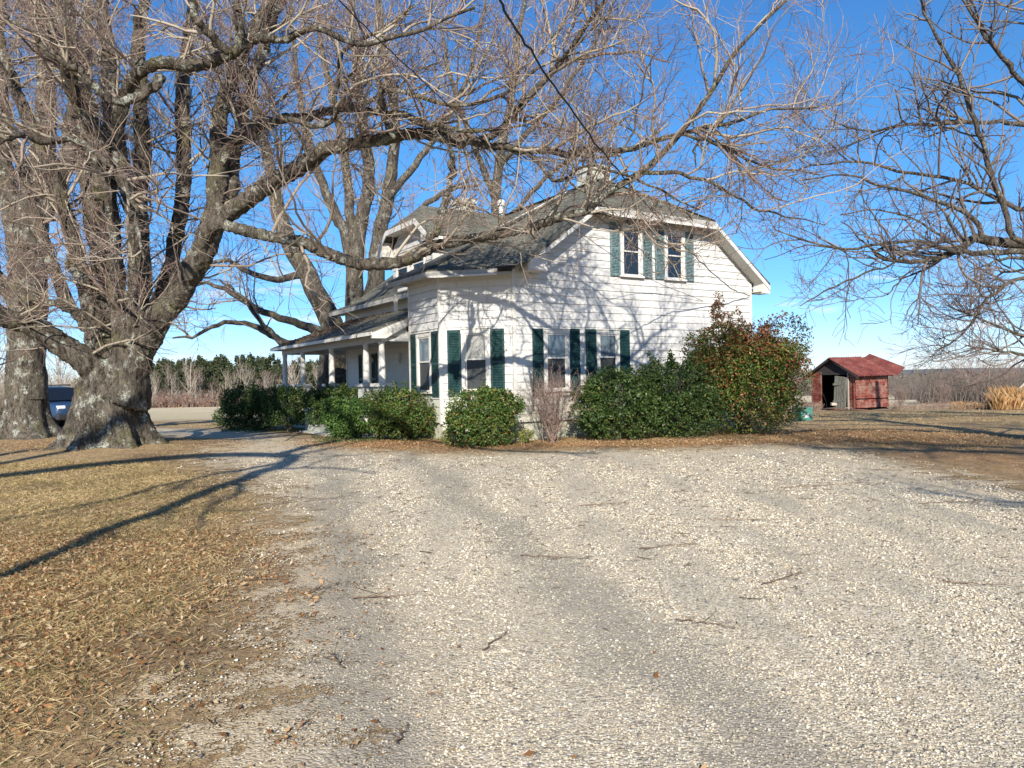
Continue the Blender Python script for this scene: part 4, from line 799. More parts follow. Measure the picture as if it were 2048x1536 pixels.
# ------------------------------------------------------------------ shrubs
def shrub(name, label, px0, px1, ytop, ybot, Y, m, n, size, seed, depth=None, lumps=7, stems=9, group=None, cat='shrub', hollow=.55, spires=(), low=.0, box=.0, redtop=False):
    rng = np.random.default_rng(seed); c = at((px0 + px1) / 2, ybot, Y); zb = float(gz(c[0], c[1])); w_ = (px1 - px0) / F_PX * Y / 2; h = (ybot - ytop) / F_PX * Y
    d = depth or w_ * .85; t = empty(name, (c[0], c[1], zb), 0, label, cat, group)
    C = []; lum = [(0, 0, h * (.42 if redtop else .5), w_ * .97 * (.9 if redtop else 1), d * .9, h * (.43 if redtop else .5)), (0, 0, h * .26, w_ * .97, d * .9, h * .3)]
    for i in range(lumps):
        a = rng.uniform(0, 6.28); q = rng.uniform(.5, .85); zz = h * rng.uniform(.2 + low, .82)
        lum.append((w_ * q * math.cos(a) * .9, d * q * math.sin(a) * .8, zz, w_ * rng.uniform(.3, .5), d * rng.uniform(.3, .5), h * rng.uniform(.16, .26)))
    for (sx, sy, r_) in spires: 
        X = (sx - (px0 + px1) / 2) / F_PX * Y; Z = (ybot - sy) / F_PX * Y
        for k in range(4): lum.append((X * (1 - .06 * k), rng.uniform(-.2, .2), Z - r_ * (.6 + .9 * k), r_ * (.55 + .3 * k), r_ * (.55 + .3 * k), r_ * .9))
    for i in range(9 if not redtop else 16):
        a = rng.uniform(0, 6.28); q = rng.uniform(.2, .9); r_ = h * rng.uniform(.035, .06); zt_ = h * (1.0 - .35 * q * q + rng.uniform(-.02, .07)) * (1 if not redtop else .82); lum += [(w_ * q * math.cos(a), d * q * math.sin(a), zt_, r_, r_, r_ * 1.9), (w_ * q * math.cos(a) * .97, d * q * math.sin(a) * .97, zt_ - 2.4 * r_, r_ * 1.5, r_ * 1.5, r_ * 2)]
    vol = np.array([l[3] * l[4] + .3 * l[3] * l[5] for l in lum]); k = rng.choice(len(lum), n, p=vol / vol.sum()); lm = np.array(lum)[k]
    v = rng.normal(size=(n, 3)); nv = np.linalg.norm(v, axis=1, keepdims=True)
    if box: v = v / np.maximum(np.abs(v).max(1, keepdims=True), 1e-6) * box * .97 + v / nv * (1 - box)
    else: v = v / nv
    v *= (hollow + (1 - hollow) * rng.random((n, 1)) ** .6) * rng.normal(1, .07, (n, 1))
    # gaps and clumps
    P_ = lm[:, :3] + v * lm[:, 3:]
    f = np.sin(P_[:, 0] * 9 + seed) * np.sin(P_[:, 1] * 8 + 1) * np.sin(P_[:, 2] * 10 + 2 * seed) + .3 * np.sin(P_[:, 0] * 23) * np.sin(P_[:, 2] * 21 + seed); ok = (f > -.3 + .25 * (P_[:, 2] < h * .35)) & (P_[:, 2] > .03 + low * h * .5)
    P_ = P_[ok]; V, Fq = leafcards(rng, P_, size, 1.0, .5, up=.7)
    mi_ = None
    if redtop: q_ = P_[:, 2] / h + .35 * np.sin(P_[:, 0] * 2.3 + 1.2) * np.sin(P_[:, 2] * 2.9); mi_ = (rng.random(len(P_)) < np.clip((q_ - .35) * .9, .08, .75)).astype(int)
    npmesh('foliage', V, Fq, m, t, matidx=mi_)
    if stems:
        L0, L1_ = [], []
        for i in range(stems):
            a = rng.uniform(0, 6.28); q = rng.uniform(.2, .85); L0.append(resample(np.array([(rng.normal(0, .07), rng.normal(0, .07), -.1), (w_ * q * .35 * math.cos(a), d * q * .35 * math.sin(a), h * .3), (w_ * q * .8 * math.cos(a), d * q * .8 * math.sin(a), h * rng.uniform(.6, .9))]), 9)); L1_.append(np.linspace(.022, .008, 9))
        P0, Q0 = np.stack(L0), np.stack(L1_); A = grow(rng, P0, Q0, 7, h * .35, .008, (25, 55), .1, .15, 5, .2, .004, .5); v1, f1 = tubes(P0, Q0, 5); v2, f2 = tubes(*A, 3); v_, f_ = merge([(v1, f1), (v2, f2)])
        npmesh('stems', v_, f_, M_BARK2, t, True)
    return t
GB = 'clipped shrubs along the porch and bay'
shrub('evergreen_shrub', 'dark clipped shrub at the far left end of the porch hedge, against the pale field', 440, 552, 764, 852, 26.6, M_LEAF_DK, 26000, .036, 1, group=GB, box=.5)
shrub('evergreen_shrub', 'shaded shrub with bare crooked lower stems in front of the porch corner', 524, 632, 766, 856, 25.2, M_LEAF_DK, 19000, .036, 2, group=GB, low=.25, stems=16)
shrub('evergreen_shrub', 'taller dark shrub behind the round bright green one, at the porch edge', 606, 746, 758, 850, 24.2, M_LEAF_DK, 22000, .036, 3, group=GB, depth=.6, low=.3, stems=14)
shrub('evergreen_shrub', 'round bright green shrub in front of the porch steps', 648, 758, 784, 864, 20.8, M_LEAF_BR, 26000, .036, 4, group=GB, lumps=10)
shrub('evergreen_shrub', 'loose rust-tipped shrub with see-through gaps left of the bay corner', 732, 880, 768, 874, 19.7, M_LEAF_MIX, 24000, .033, 5, group=GB, lumps=11, stems=18, low=.1)
shrub('evergreen_shrub', 'boxy rust-and-green shrub standing below the chamfered corner window', 890, 1036, 766, 880, 17.6, M_LEAF_MIX, 34000, .031, 6, group=GB, lumps=9, box=.6, stems=14)
shrub('overgrown_shrub', 'overgrown dark green shrub below the second ground-floor window', 1150, 1320, 738, 876, 18.6, M_LEAF_DK, 34000, .034, 7, lumps=16, spires=((1225, 728, .12), (1265, 735, .1)))
shrub('overgrown_shrub', 'overgrown dark green shrub between the window shrub and the tall red-tinged one', 1265, 1450, 718, 874, 19.0, M_LEAF_DK, 38000, .034, 8, lumps=16, spires=((1300, 700, .1), (1345, 700, .12)))
shrub('tall_shrub', 'tall ragged shrub with red and orange leaf tips at the right end of the house', 1366, 1608, 640, 872, 20.0, [M_LEAF_HOL, M_LEAF_RED], 84000, .036, 9, lumps=26, redtop=True, spires=((1440, 592, .3), (1480, 625, .32), (1528, 645, .26), (1588, 690, .2), (1405, 665, .26), (1560, 700, .3), (1385, 720, .25)), stems=22)
shrub('small_plant', 'small yellow-green plant at the foundation right of the boxy shrub', 1034, 1072, 852, 880, 18.2, M_LEAF_YG, 1500, .022, 10, lumps=4, stems=4, cat='plant')
shrub('small_plant', 'low yellow-green plant at the foundation left of the boxy shrub', 880, 905, 852, 878, 18.4, M_LEAF_YG, 700, .02, 11, lumps=3, stems=3, cat='plant')
def bare_shrub(name, label, px0, px1, ytop, ybot, Y, seed, n0=26, m=M_TWIG2, r0=.009, group=None, n1=7):
    rng = np.random.default_rng(seed); c = at((px0 + px1) / 2, ybot, Y); t = empty(name, (c[0], c[1], float(gz(c[0], c[1]))), 0, label, 'shrub', group); w_ = (px1 - px0) / F_PX * Y / 2; h = (ybot - ytop) / F_PX * Y
    P_ = []
    for i in range(n0):
        a = rng.uniform(0, 6.28); q = rng.random() ** .5; P_.append(resample(np.array([(rng.normal(0, .1 * w_), rng.normal(0, .1 * w_), -.05), (w_ * q * .5 * math.cos(a), w_ * q * .5 * math.sin(a), h * .4), (w_ * q * math.cos(a), w_ * q * math.sin(a), h * (1 - .45 * q * rng.random()))]), 10))
    P_ = np.stack(P_); P_[:, 1:] += rng.normal(size=P_[:, 1:].shape) * h * .012; Rr = np.tile(np.linspace(r0, r0 * .4, 10), (n0, 1)); v1, f1 = tubes(P_, Rr, 5)
    A = grow(rng, P_, Rr, n1, h * .4, r0 * .55, (20, 60), .06, .2, 6, .2, .0035, .5); B = grow(rng, *A, 4, h * .2, .004, (25, 60), .03, .25, 4, .1, .003, .6)
    v_, f_ = merge([(v1, f1), tubes(*A, 3), tubes(*B, 3)]); npmesh('branches', v_, f_, m, t, True); return t
bare_shrub('leafless_shrub', 'leafless twiggy shrub below the first ground-floor window', 1042, 1165, 742, 872, 18.2, 41, 34)

# ------------------------------------------------------------------ far woods
def conifer(seed, H=15, wd=3.0):
    rng = np.random.default_rng(seed); n = 1700; cl = rng.random(26) ** .8; ca = rng.random(26) * 6.28; cr_ = wd * (1 - cl) ** .5 * .75; k = rng.integers(26, size=n); q = rng.normal(size=(n, 3)) * [.62, .62, .42]; t = cl[k]; z = H * (.4 + .6 * t) + q[:, 2] - .4; X_ = cr_[k] * np.cos(ca[k]) + q[:, 0] * (1.25 - t); Y_ = cr_[k] * np.sin(ca[k]) + q[:, 1] * (1.25 - t)
    C = np.stack([X_, Y_, z], 1); return leafcards(rng, C, .34, .6, .45, up=.5)
pr_ = []
for s_ in range(4):
    t = empty('pine_tree', (0, 0, 0)); V, Fq = conifer(s_ + 50, 15, 3.8); npmesh('foliage', V, Fq, M_PINE, t)
    P_ = np.stack([resample(np.array([(0, 0, -1), (.1, 0, 6), (0, .1, 14)]), 8)]); v, f = tubes(P_, np.array([np.linspace(.2, .05, 8)]), 6); npmesh('trunk', v, f, M_BARK2, t, True); pr_.append(t)
rng = np.random.default_rng(77); first = [True] * 4; k = 0
for row, Y in enumerate((214, 226, 240)):
    for px in np.arange(185 + row * 7, 800, 19):
        i = rng.integers(4); o = pr_[i] if first[i] else copy_tree(pr_[i]); first[i] = False
        p = at(px + rng.uniform(-6, 6), 800, Y + rng.uniform(-3, 3)); o.location = (p[0], p[1], float(gz(p[0], p[1])) - .5); o.rotation_euler[2] = rng.uniform(0, 6.28); s_ = rng.uniform(.9, 1.04) * (1.0 if px < 560 else .9) * (1 - .12 * (px < 260)); o.scale = (s_, s_, s_)
        tag(o, 'green pine in the dense wood beyond the pale field', 'tree', 'pines beyond the field'); k += 1
def bare_far(seed, H=11, m=(M_BARK2, M_TWIG2), spread=.45, thin=.16):
    rng = np.random.default_rng(seed); t = empty('field_tree', (0, 0, 0)); P_ = [resample(np.array([(0, 0, -.5), (rng.normal(0, .15), 0, H * .4), (rng.normal(0, .3), 0, H)]), 12)]; Rr = [np.linspace(thin, .03, 12)]
    P_ = np.stack(P_); Rr = np.stack(Rr); A = grow(rng, P_, Rr, 16, H * spread, thin * .5, (25, 50), .12, .08, 7, .18, .03, .4); B = grow(rng, *A, 8, H * .18, .03, (25, 50), .08, .15, 4, .1, .022, .6)
    v, f = merge([tubes(P_, Rr, 6), tubes(*A, 4)]); npmesh('trunk', v, f, m[0], t, True); v, f = tubes(*B, 3); npmesh('crown', v, f, m[1], t, True); return t
M_PALE = mat('pale_bark', (.42, .38, .32), .9, .1)
bf = [bare_far(60, 10.5, (M_PALE, M_TWIG2)), bare_far(61, 9, (M_BARK2, M_TWIG2)), bare_far(62, 11.5, (M_PALE, M_TWIG))]; first = [True] * 3
for px in np.concatenate([np.arange(190, 800, 17), np.arange(310, 560, 23)]):
    i = rng.integers(3); o = bf[i] if first[i] else copy_tree(bf[i]); first[i] = False; p = at(px + rng.uniform(-6, 6), 800, rng.uniform(203, 211)); o.location = (p[0], p[1], float(gz(p[0], p[1]))); o.rotation_euler[2] = rng.uniform(0, 6.28); s_ = rng.uniform(.5, 1.0) ** 1; o.scale = (s_, s_, s_)
    tag(o, 'bare tree along the edge of the pine wood beyond the field', 'tree', 'bare trees in front of the pines')
def brush(name, label, spans, seed, mats_, n, size, tw=.6, twl=1.2, r=.012, kind='stuff', H=3, cat='undergrowth'):
    """a tangle nobody could count: spans = [(px0, px1, Y0, Y1, height)]"""
    rng = np.random.default_rng(seed); allp = []; rad = []; P_ = []
    for (a, b, y0, y1, h) in spans:
        m_ = int(n * tw); px = rng.uniform(a, b, m_); Y = rng.uniform(y0, y1, m_); X = (px - 1024) / F_PX * Y; z = gz(X, Y); hh = h * rng.uniform(.35, 1, m_) * (.75 + .25 * np.sin(X * .9 + Y))
        K = 5; q = np.empty((m_, K, 3)); q[:, 0] = np.stack([X, Y, z], 1); d = np.stack([rng.normal(0, .25, m_), rng.normal(0, .25, m_), np.ones(m_)], 1)
        for k in range(1, K): d = d + rng.normal(0, .16, (m_, 3)); q[:, k] = q[:, k - 1] + d / np.linalg.norm(d, axis=1, keepdims=True) * (hh / (K - 1))[:, None]
        P_.append(q); rad.append(np.tile(np.linspace(r * 1.6, r * .6, K), (m_, 1)) * (h / H))
    P_ = np.concatenate(P_); rad = np.concatenate(rad); A = grow(rng, P_, rad, 6, H * .3 * twl, r * .7, (20, 65), .05, .2, 4, .2, r * .5, .6)
    v, f = merge([tubes(P_, rad, 3), tubes(*A, 3)]); o = npmesh(name, v, f, mats_[0], None, True); tag(o, label, cat, kind='stuff')
    if len(mats_) > 1:
        k = rng.integers(len(P_), size=n * 3); C = P_[k, rng.integers(1, 5, len(k))] + rng.normal(0, H * .09, (len(k), 3)); V, Fq = leafcards(rng, C, size, .8, .5); npmesh('foliage', V, Fq, mats_[1], o)
    return o
M_RUSTL = leafmat('rusty_understory', [(0, (.2, .09, .06)), (.6, (.32, .17, .12)), (1, (.4, .28, .18))], .8, .2)
M_DULL = leafmat('dull_olive_leaves', [(0, (.09, .1, .045)), (.6, (.16, .16, .07)), (1, (.28, .24, .13))], .8, .2)
M_OLIVE = leafmat('olive_scrub', [(0, (.05, .06, .03)), (.6, (.1, .11, .05)), (1, (.2, .17, .09))], .8, .2)
brush('wood_edge_undergrowth', 'rusty brown undergrowth at the foot of the far pine wood', [(180, 800, 199, 212, 5), (180, 800, 213, 232, 9)], 80, (M_TWIG2, M_RUSTL), 2600, .35, r=.04, H=5)
brush('roadside_brush', 'pale tangled brush and brambles behind the parked vehicle at left', [(-60, 190, 48, 62, 4.2), (-80, 60, 40, 48, 2.4)], 81, (M_TWIG, M_DULL), 2600, .09, r=.014, H=3.5)
brush('valley_woods', 'grey-brown bare woods filling the valley beyond the shed', [(1560, 2100, 300, 420, 11), (1560, 2100, 430, 600, 15), (1830, 2120, 230, 300, 10)], 82, (M_TWIGD, M_OLIVE), 3600, .55, r=.07, H=11)
brush('fence_row_brush', 'tangled olive brush along the yard edge right of the shed', [(1835, 2100, 60, 78, 3.6), (1790, 1900, 120, 150, 4)], 83, (M_TWIGD, M_OLIVE), 2400, .07, r=.013, H=3)
brush('weed_strip', 'low dry weeds between the shed and the right edge of the yard', [(1775, 2100, 37, 42, .5), (1600, 1640, 37, 44, .5)], 84, (M_TWIG2, M_STRAW), 1300, .03, r=.005, H=.6)
def grass_tuft(name, label, spans, n, seed, m, cat='grass'):
    rng = np.random.default_rng(seed); V = []; 
    for (a, b, y0, y1, h, wd) in spans:
        m_ = int(n * (b - a) / 100); px = rng.uniform(a, b, m_); Y = rng.uniform(y0, y1, m_); X = (px - 1024) / F_PX * Y; B = np.stack([X, Y, gz(X, Y) - .02], 1)
        ln = rng.normal(0, .22, (m_, 2)); hh = (h * rng.uniform(.35, 1.15, m_) * (.75 + .3 * np.sin(X * 4.3) * np.sin(X * 1.7 + 1)))[:, None]; tip = B + np.hstack([ln * hh, hh]); mid = B + np.hstack([ln * hh * .3, hh * .6]); s = rng.normal(size=(m_, 3)); s[:, 2] = 0; s = s / np.linalg.norm(s, axis=1, keepdims=True) * wd
        V.append(np.stack([B - s, B + s, mid + s * .8, tip], 1))
    V = np.concatenate(V); return tag(npmesh(name, V.reshape(-1, 3), np.arange(len(V) * 4).reshape(-1, 4), m), label, cat, kind='stuff')
grass_tuft('tall_dry_grass', 'tall orange dry grass clump at the far right edge of the yard', [(1982, 2110, 37, 38.5, .85, .007), (1990, 2110, 38.5, 42, 1.25, .007), (1900, 2000, 39, 42, .4, .006)], 5000, 90, M_STRAWO)
for i, (px, yb, yt, Y, lb) in enumerate(((1975, 800, 700, 62, 'crooked small tree with a few green leaves rising from the fence-row brush'), (1800, 815, 775, 41, 'low grey weed bush just right of the shed'), (1885, 815, 770, 43, 'twiggy grey bush midway between the shed and the tall dry grass'), (2030, 800, 712, 70, 'dark twiggy small tree at the right edge behind the tall dry grass'))):
    t = bare_shrub('leafless_shrub' if i in (1, 2) else 'small_tree', lb, px - (90 if i in (0, 3) else 22), px + (90 if i in (0, 3) else 22), yt, yb, Y, 95 + i, 14, M_TWIG2, .035 if i in (0, 3) else .008, None, 9); t['category'] = 'tree' if i in (0, 3) else 'shrub'
dl = MB()
lg = [wl_([(*at(2012, 802, 41)[:2], float(gz(27, 41)), .06), (*at(2050, 765, 41), .05), (*at(2110, 720, 41), .03)], 12, .02)]
v, f = tubes(np.stack([a for a, b in lg]), np.stack([b for a, b in lg]), 8); tag(npmesh('leaning_dead_trunk', v, f, M_PALE, None, True), 'pale dead trunk leaning to the right over the tall dry grass', 'dead tree')
for i, (px, Y, s_, lb) in enumerate(((118, 66, .62, 'pale branching small tree above the parked vehicle'), (-5, 60, .8, 'bare grey tree at the far left edge beyond the road'), (300, 150, .5, 'small bare tree between the maple trunk and the pine wood'))):
    o = copy_tree(bf[2]); p = at(px, 800, Y); o.location = (p[0], p[1], float(gz(p[0], p[1]))); o.scale = (s_,) * 3; tag(o, lb, 'tree'); del o['group']; o.name = 'bare_field_tree'
for i, (px, Y, s_, lb) in enumerate(((160, 80, .42, 'dark cedar behind the parked vehicle, right of the pale small tree'), (185, 95, .5, 'dark cedar seen left of the lichen-spotted maple trunk'))):
    o = copy_tree(pr_[i]); p = at(px, 800, Y); o.location = (p[0], p[1], float(gz(p[0], p[1])) - 2.5); o.scale = (s_ * 1.5, s_ * 1.5, s_); tag(o, lb, 'tree'); del o['group']; o.name = 'cedar_tree'
o = copy_tree(bf[0]); p = at(585, 800, 70); o.location = (p[0], p[1], float(gz(p[0], p[1]))); o.scale = (.48,) * 3; tag(o, 'pale bare tree seen between the two left porch columns', 'tree'); del o['group']; o.name = 'bare_field_tree'

# ------------------------------------------------------------------ shed
M_RED = mat('weathered_red_boards', (.3, .08, .06), .85, .15); g = G(M_RED); v = g.coord((1, 1, 6)); n1 = g.noise(v, 4, 6, .7); n2 = g.noise(g.coord(), 2.2, 5, .7)
g.col(g.mix(g.ramp(n2, [(.45, (0, 0, 0)), (.62, (.8, .8, .8))]), g.ramp(n1, [(.38, (.045, .016, .014)), (.52, (.19, .045, .032)), (.68, (.29, .11, .085))]), (.3, .19, .15))); g.bump(n1, .4, .01)
M_RUST = mat('rusty_red_tin', (.35, .12, .08), .6, .4, .25); g = G(M_RUST); n1 = g.noise(g.coord(), 1.6, 6, .7); n2 = g.noise(g.coord((1, 6, 1)), 3, 4, .6)
g.col(g.mix(g.ramp(n2, [(.45, (0, 0, 0)), (.6, (.7, .7, .7))]), g.ramp(n1, [(.35, (.08, .028, .024)), (.5, (.2, .042, .034)), (.62, (.27, .1, .075)), (.75, (.26, .2, .18))]), (.14, .06, .05)))
M_DKW = mat('dark_gable_wood', (.05, .045, .045), .9, .1)
M_GREYW = mat('grey_weathered_wood', (.25, .24, .2), .9, .1); g = G(M_GREYW); n1 = g.noise(g.coord((8, 8, 1)), 3, 5, .7); g.col(g.ramp(n1, [(.35, (.1, .1, .08)), (.6, (.26, .25, .2)), (.75, (.38, .36, .3))]))
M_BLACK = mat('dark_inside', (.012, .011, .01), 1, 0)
shz = float(gz(17.8, 38.1)) + .02; shed = empty('garden_shed', (17.8, 38.1, shz), math.atan2(.42, .91), 'leaning red board shed with a rusty tin roof and a hanging grey door', 'shed')
# local: x along the long side, y along the door gable (away to the left); near corner at the origin
LX, LY, HE, HR_ = 2.45, 2.85, 1.95, 2.72
FS = frame((0, 0), (1, 0)); FG = frame((0, LY), (0, -1))
lean = lambda z: .18 * (z / 2)
def sbox(mb, fr, a0, a1, b0, b1, z0, z1, sh=0):
    pts = [fr(a, b, z) for a, b, z in ((a0 + sh * z0, b0, z0), (a1 + sh * z0, b0, z0), (a1 + sh * z0, b1, z0), (a0 + sh * z0, b1, z0))]; top = [fr(a, b, z) for a, b, z in ((a0 + sh * z1, b0, z1), (a1 + sh * z1, b0, z1), (a1 + sh * z1, b1, z1), (a0 + sh * z1, b1, z1))]
    k = len(mb.v); mb.v += pts + top
    for q in ((0, 3, 2, 1), (4, 5, 6, 7), (0, 1, 5, 4), (1, 2, 6, 5), (2, 3, 7, 6), (3, 0, 4, 7)): mb.f.append([k + i for i in q]); mb.uv.append(None)
sw = MB(); rs = np.random.default_rng(3)
for i in range(13):
    z = .12 + i * .145
    sbox(sw, FS, .0 + rs.uniform(0, .02), LX - .02 - rs.uniform(0, .05), .02 + rs.uniform(0, .02), .05 + rs.uniform(0, .02), z + (.05 if i == 3 else 0), z + .138, -.05)
sw.build('side_wall', M_RED, shed); sw = MB()
for i in range(13): z = .12 + i * .145; sbox(sw, FG, 0, .62 + rs.uniform(-.02, .02), .01, .04 + rs.uniform(0, .015), z, z + .138); sbox(sw, FG, 2.5 + rs.uniform(-.05, .05), LY, .01, .04, z, z + .138)
sbox(sw, FG, .6, .7, .02, .07, .05, 2.0); sbox(sw, FG, LY - .08, LY, .045, .08, 0, 1.9)
sw.build('front_wall', M_RED, shed)
gb = MB(); n_ = 22
for i in range(n_):
    a = LY * i / n_; zz = HE + (HR_ - HE) * (1 - abs((a + LY / n_ / 2) - LY / 2) / (LY / 2)); sbox(gb, FG, a, a + LY / n_ - .01, .0, .025, HE - .05, zz)
sbox(gb, FG, .6, 2.5, .03, .07, 1.86, 1.95); gb.build('gable_boards', M_DKW, shed)
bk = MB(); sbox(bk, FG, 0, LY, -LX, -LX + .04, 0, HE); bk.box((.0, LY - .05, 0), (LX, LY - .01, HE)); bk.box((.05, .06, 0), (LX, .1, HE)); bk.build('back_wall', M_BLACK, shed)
dd = MB()
for i in range(5): sbox(dd, FG, 1.55 + i * .17, 1.55 + i * .17 + .16, .1 + .02 * i, .13 + .02 * i, .05, 1.8 - .02 * i, .06)
sbox(dd, FG, 1.58, 2.4, .16, .19, 1.3, 1.4, .0); sbox(dd, FG, 1.58, 2.4, .16, .19, .4, .5, .0); dd.build('door', M_GREYW, shed)
op = MB(); sbox(op, FG, 2.43, 2.5, .05, .1, .0, 1.95, .0); op.build('door_post', M_PALE, shed)
tr2 = MB(); PEAK = (-.3, LY / 2, HR_ + .05)
def tin(mb, p0, p1, p2, p3, n=14, amp=.032):
    p0, p1, p2, p3 = [np.array(p, float) for p in (p0, p1, p2, p3)]; nn = np.cross(p1 - p0, p3 - p0); nn /= np.linalg.norm(nn); m_ = n * 4; k = len(mb.v)
    for i in range(m_ + 1):
        t = i / m_; o = nn * amp * math.sin(t * n * 2 * math.pi)
        for q, r in ((p0, p1), (p3, p2)): mb.v.append(tuple(q + (r - q) * t + o))
    for i in range(m_): mb.f.append([k + 2 * i, k + 2 * i + 2, k + 2 * i + 3, k + 2 * i + 1]); mb.uv.append(None)
zr_ = HR_ + .06; ze = HE - .18
tin(tr2, (-.35, LY / 2, zr_), (LX - .35, LY / 2, zr_ + .04), (LX + .05, -.42, ze + .02), (-.25, -.42, ze)); tin(tr2, (-.3, LY + .4, ze - .05), (LX + .2, LY + .4, ze), (LX + .2, LY / 2, zr_), (-.3, LY / 2, zr_)); tr2.build('tin_roof', M_RUST, shed)
tl = MB(); tin(tl, (LX - .28, LY / 2 - .02, zr_ - .1), (LX + .25, LY / 2 - .1, zr_ + .2), (LX + .75, -.46, ze + .42), (LX + .1, -.5, ze + .0), 4); tl.build('loose_roof_panel', M_RUST, shed)
rfb = MB(); rfb.box((LX + .02, -.3, ze - .02), (-.25, -.25, ze + .06)); rfb.prism([(-.28, LY / 2, zr_ - .03), (-.28, -.38, ze - .02), (-.28, -.38, ze - .12), (-.28, LY / 2, zr_ - .13)], (.05, 0, 0)); rfb.prism([(-.28, LY / 2, zr_ - .03), (-.28, LY + .38, ze - .07), (-.28, LY + .38, ze - .17), (-.28, LY / 2, zr_ - .13)], (.05, 0, 0)); rfb.build('rafter', M_DKW, shed)
hb = MB(); bar(hb, (-.12, LY - .0, .95 + .3), (-.15, LY + .3, 1.9), .12, .025); hb.build('hanging_board', M_GREYW, shed)
tag((lambda: (lambda m_: (m_.box((0, 0, 0), (.34, .22, .16)), m_.build('pale_block', M_PALE, None, bevel=.03))[1])(MB()))(), 'pale block lying in the dark doorway of the shed', 'block').location = (16.95, 39.0, shz + .22)
pl = MB()
for i, (a, b) in enumerate((((-.4, .9, .03), (.9, -.5, .05)), ((-.6, 1.8, .04), (-.3, .3, .08)))): bar(pl, a, b, .14, .03)
tag(pl.build('fallen_board', M_RED), 'broken red boards fallen in the grass before the shed', 'boards'); bpy.data.objects['fallen_board'].location = (17.0, 37.6, shz + .03)
# green cabinet by the tall shrub
M_GREENB = painted('cabinet_green', (.05, .2, .15), .5, .4, 5, (.2, .3, .26))
gbx = at(1607, 838, 26); zg = float(gz(gbx[0], gbx[1])); cabt = empty('utility_cabinet', (gbx[0], gbx[1], zg), .25, 'low green metal utility cabinet in the grass right of the tall shrub', 'cabinet')
m_ = MB(); m_.box((-.23, -.2, -.05), (.23, .2, .42)); m_.build('body', M_GREENB, cabt, bevel=.01); m_ = MB(); m_.box((-.25, -.22, .421), (.25, .22, .47)); m_.build('lid', M_GREENB, cabt, bevel=.012)
m_ = MB(); m_.box((-.1, -.206, .12), (.08, -.201, .27)); m_.build('notice_panel', M_TRIM, cabt)

# ------------------------------------------------------------------ the parked vehicle
M_PAINT = mat('car_blue_grey', (.022, .05, .11), .42, .35, 0); M_CGL = mat('car_glass', (.01, .013, .018), .03, .9); M_TYRE = mat('tyre_rubber', (.02, .02, .02), .85, .2); M_CHR = mat('chrome', (.6, .6, .62), .2, .6, .9); M_PLA = mat('dark_plastic', (.03, .03, .033), .55, .3); M_LAMP = mat('lamp_lens', (.7, .72, .75), .08, .9)
cp_ = at(132, 853, 29.5); cz = float(gz(cp_[0], cp_[1])); car = empty('parked_car', (-19.7, 31.5, cz), math.atan2(-.57, .82), 'blue-grey off-road wagon parked on the drive behind the tree trunks', 'car')
# local: x forward, y left; length 4.8, width 1.9, height 1.8
def loft(sections, name, m, parent, subs=1):
    mb = MB(); n = len(sections[0])
    for s_ in sections: mb.v += [tuple(p) for p in s_]
    for i in range(len(sections) - 1):
        for j in range(n): mb.f.append([i * n + j, i * n + (j + 1) % n, (i + 1) * n + (j + 1) % n, (i + 1) * n + j]); mb.uv.append(None)
    mb.f.append(list(range(n))[::-1]); mb.f.append([(len(sections) - 1) * n + j for j in range(n)]); mb.uv += [None, None]
    o = mb.build(name, m, parent, True); s = o.modifiers.new('s', 'SUBSURF'); s.levels = subs; s.render_levels = subs; return o
def sec(x, w_, zb, zs, zt, tw): return [(x, -w_, zb), (x, -w_ * 1.01, zs), (x, -w_ * .97, zt - .06), (x, -w_ * tw, zt), (x, 0, zt + .02), (x, w_ * tw, zt), (x, w_ * .97, zt - .06), (x, w_ * 1.01, zs), (x, w_, zb), (x, 0, zb)]
body = loft([sec(-2.4, .8, .5, .8, 1.0, .85), sec(-2.38, .9, .42, .8, 1.1, .9), sec(-1.2, .95, .4, .75, 1.12, .93), sec(.6, .95, .4, .75, 1.12, .93), sec(1.2, .94, .4, .75, 1.12, .9), sec(2.1, .92, .42, .7, 1.06, .85), sec(2.3, .88, .45, .7, 1.0, .8), sec(2.38, .8, .5, .7, .9, .75)], 'body', M_PAINT, car)
def sc2(x, w_, z0, z1): return [(x, -w_, z0), (x, -w_ * .86, z1 - .05), (x, -w_ * .78, z1), (x, w_ * .78, z1), (x, w_ * .86, z1 - .05), (x, w_, z0)]
cab = loft([sc2(-2.3, .88, 1.08, 1.1), sc2(-2.15, .88, 1.08, 1.66), sc2(-1.9, .89, 1.08, 1.78), sc2(0, .9, 1.08, 1.8), sc2(.35, .9, 1.08, 1.74), sc2(1.05, .88, 1.08, 1.13)], 'cabin', M_PAINT, car)
ws = MB(); ws.poly([(1.02, -.72, 1.17), (1.02, .72, 1.17), (.46, .64, 1.68), (.46, -.64, 1.68)]); w_o = ws.build('windscreen', M_CGL, car); w_o.location = (.03, 0, .03)
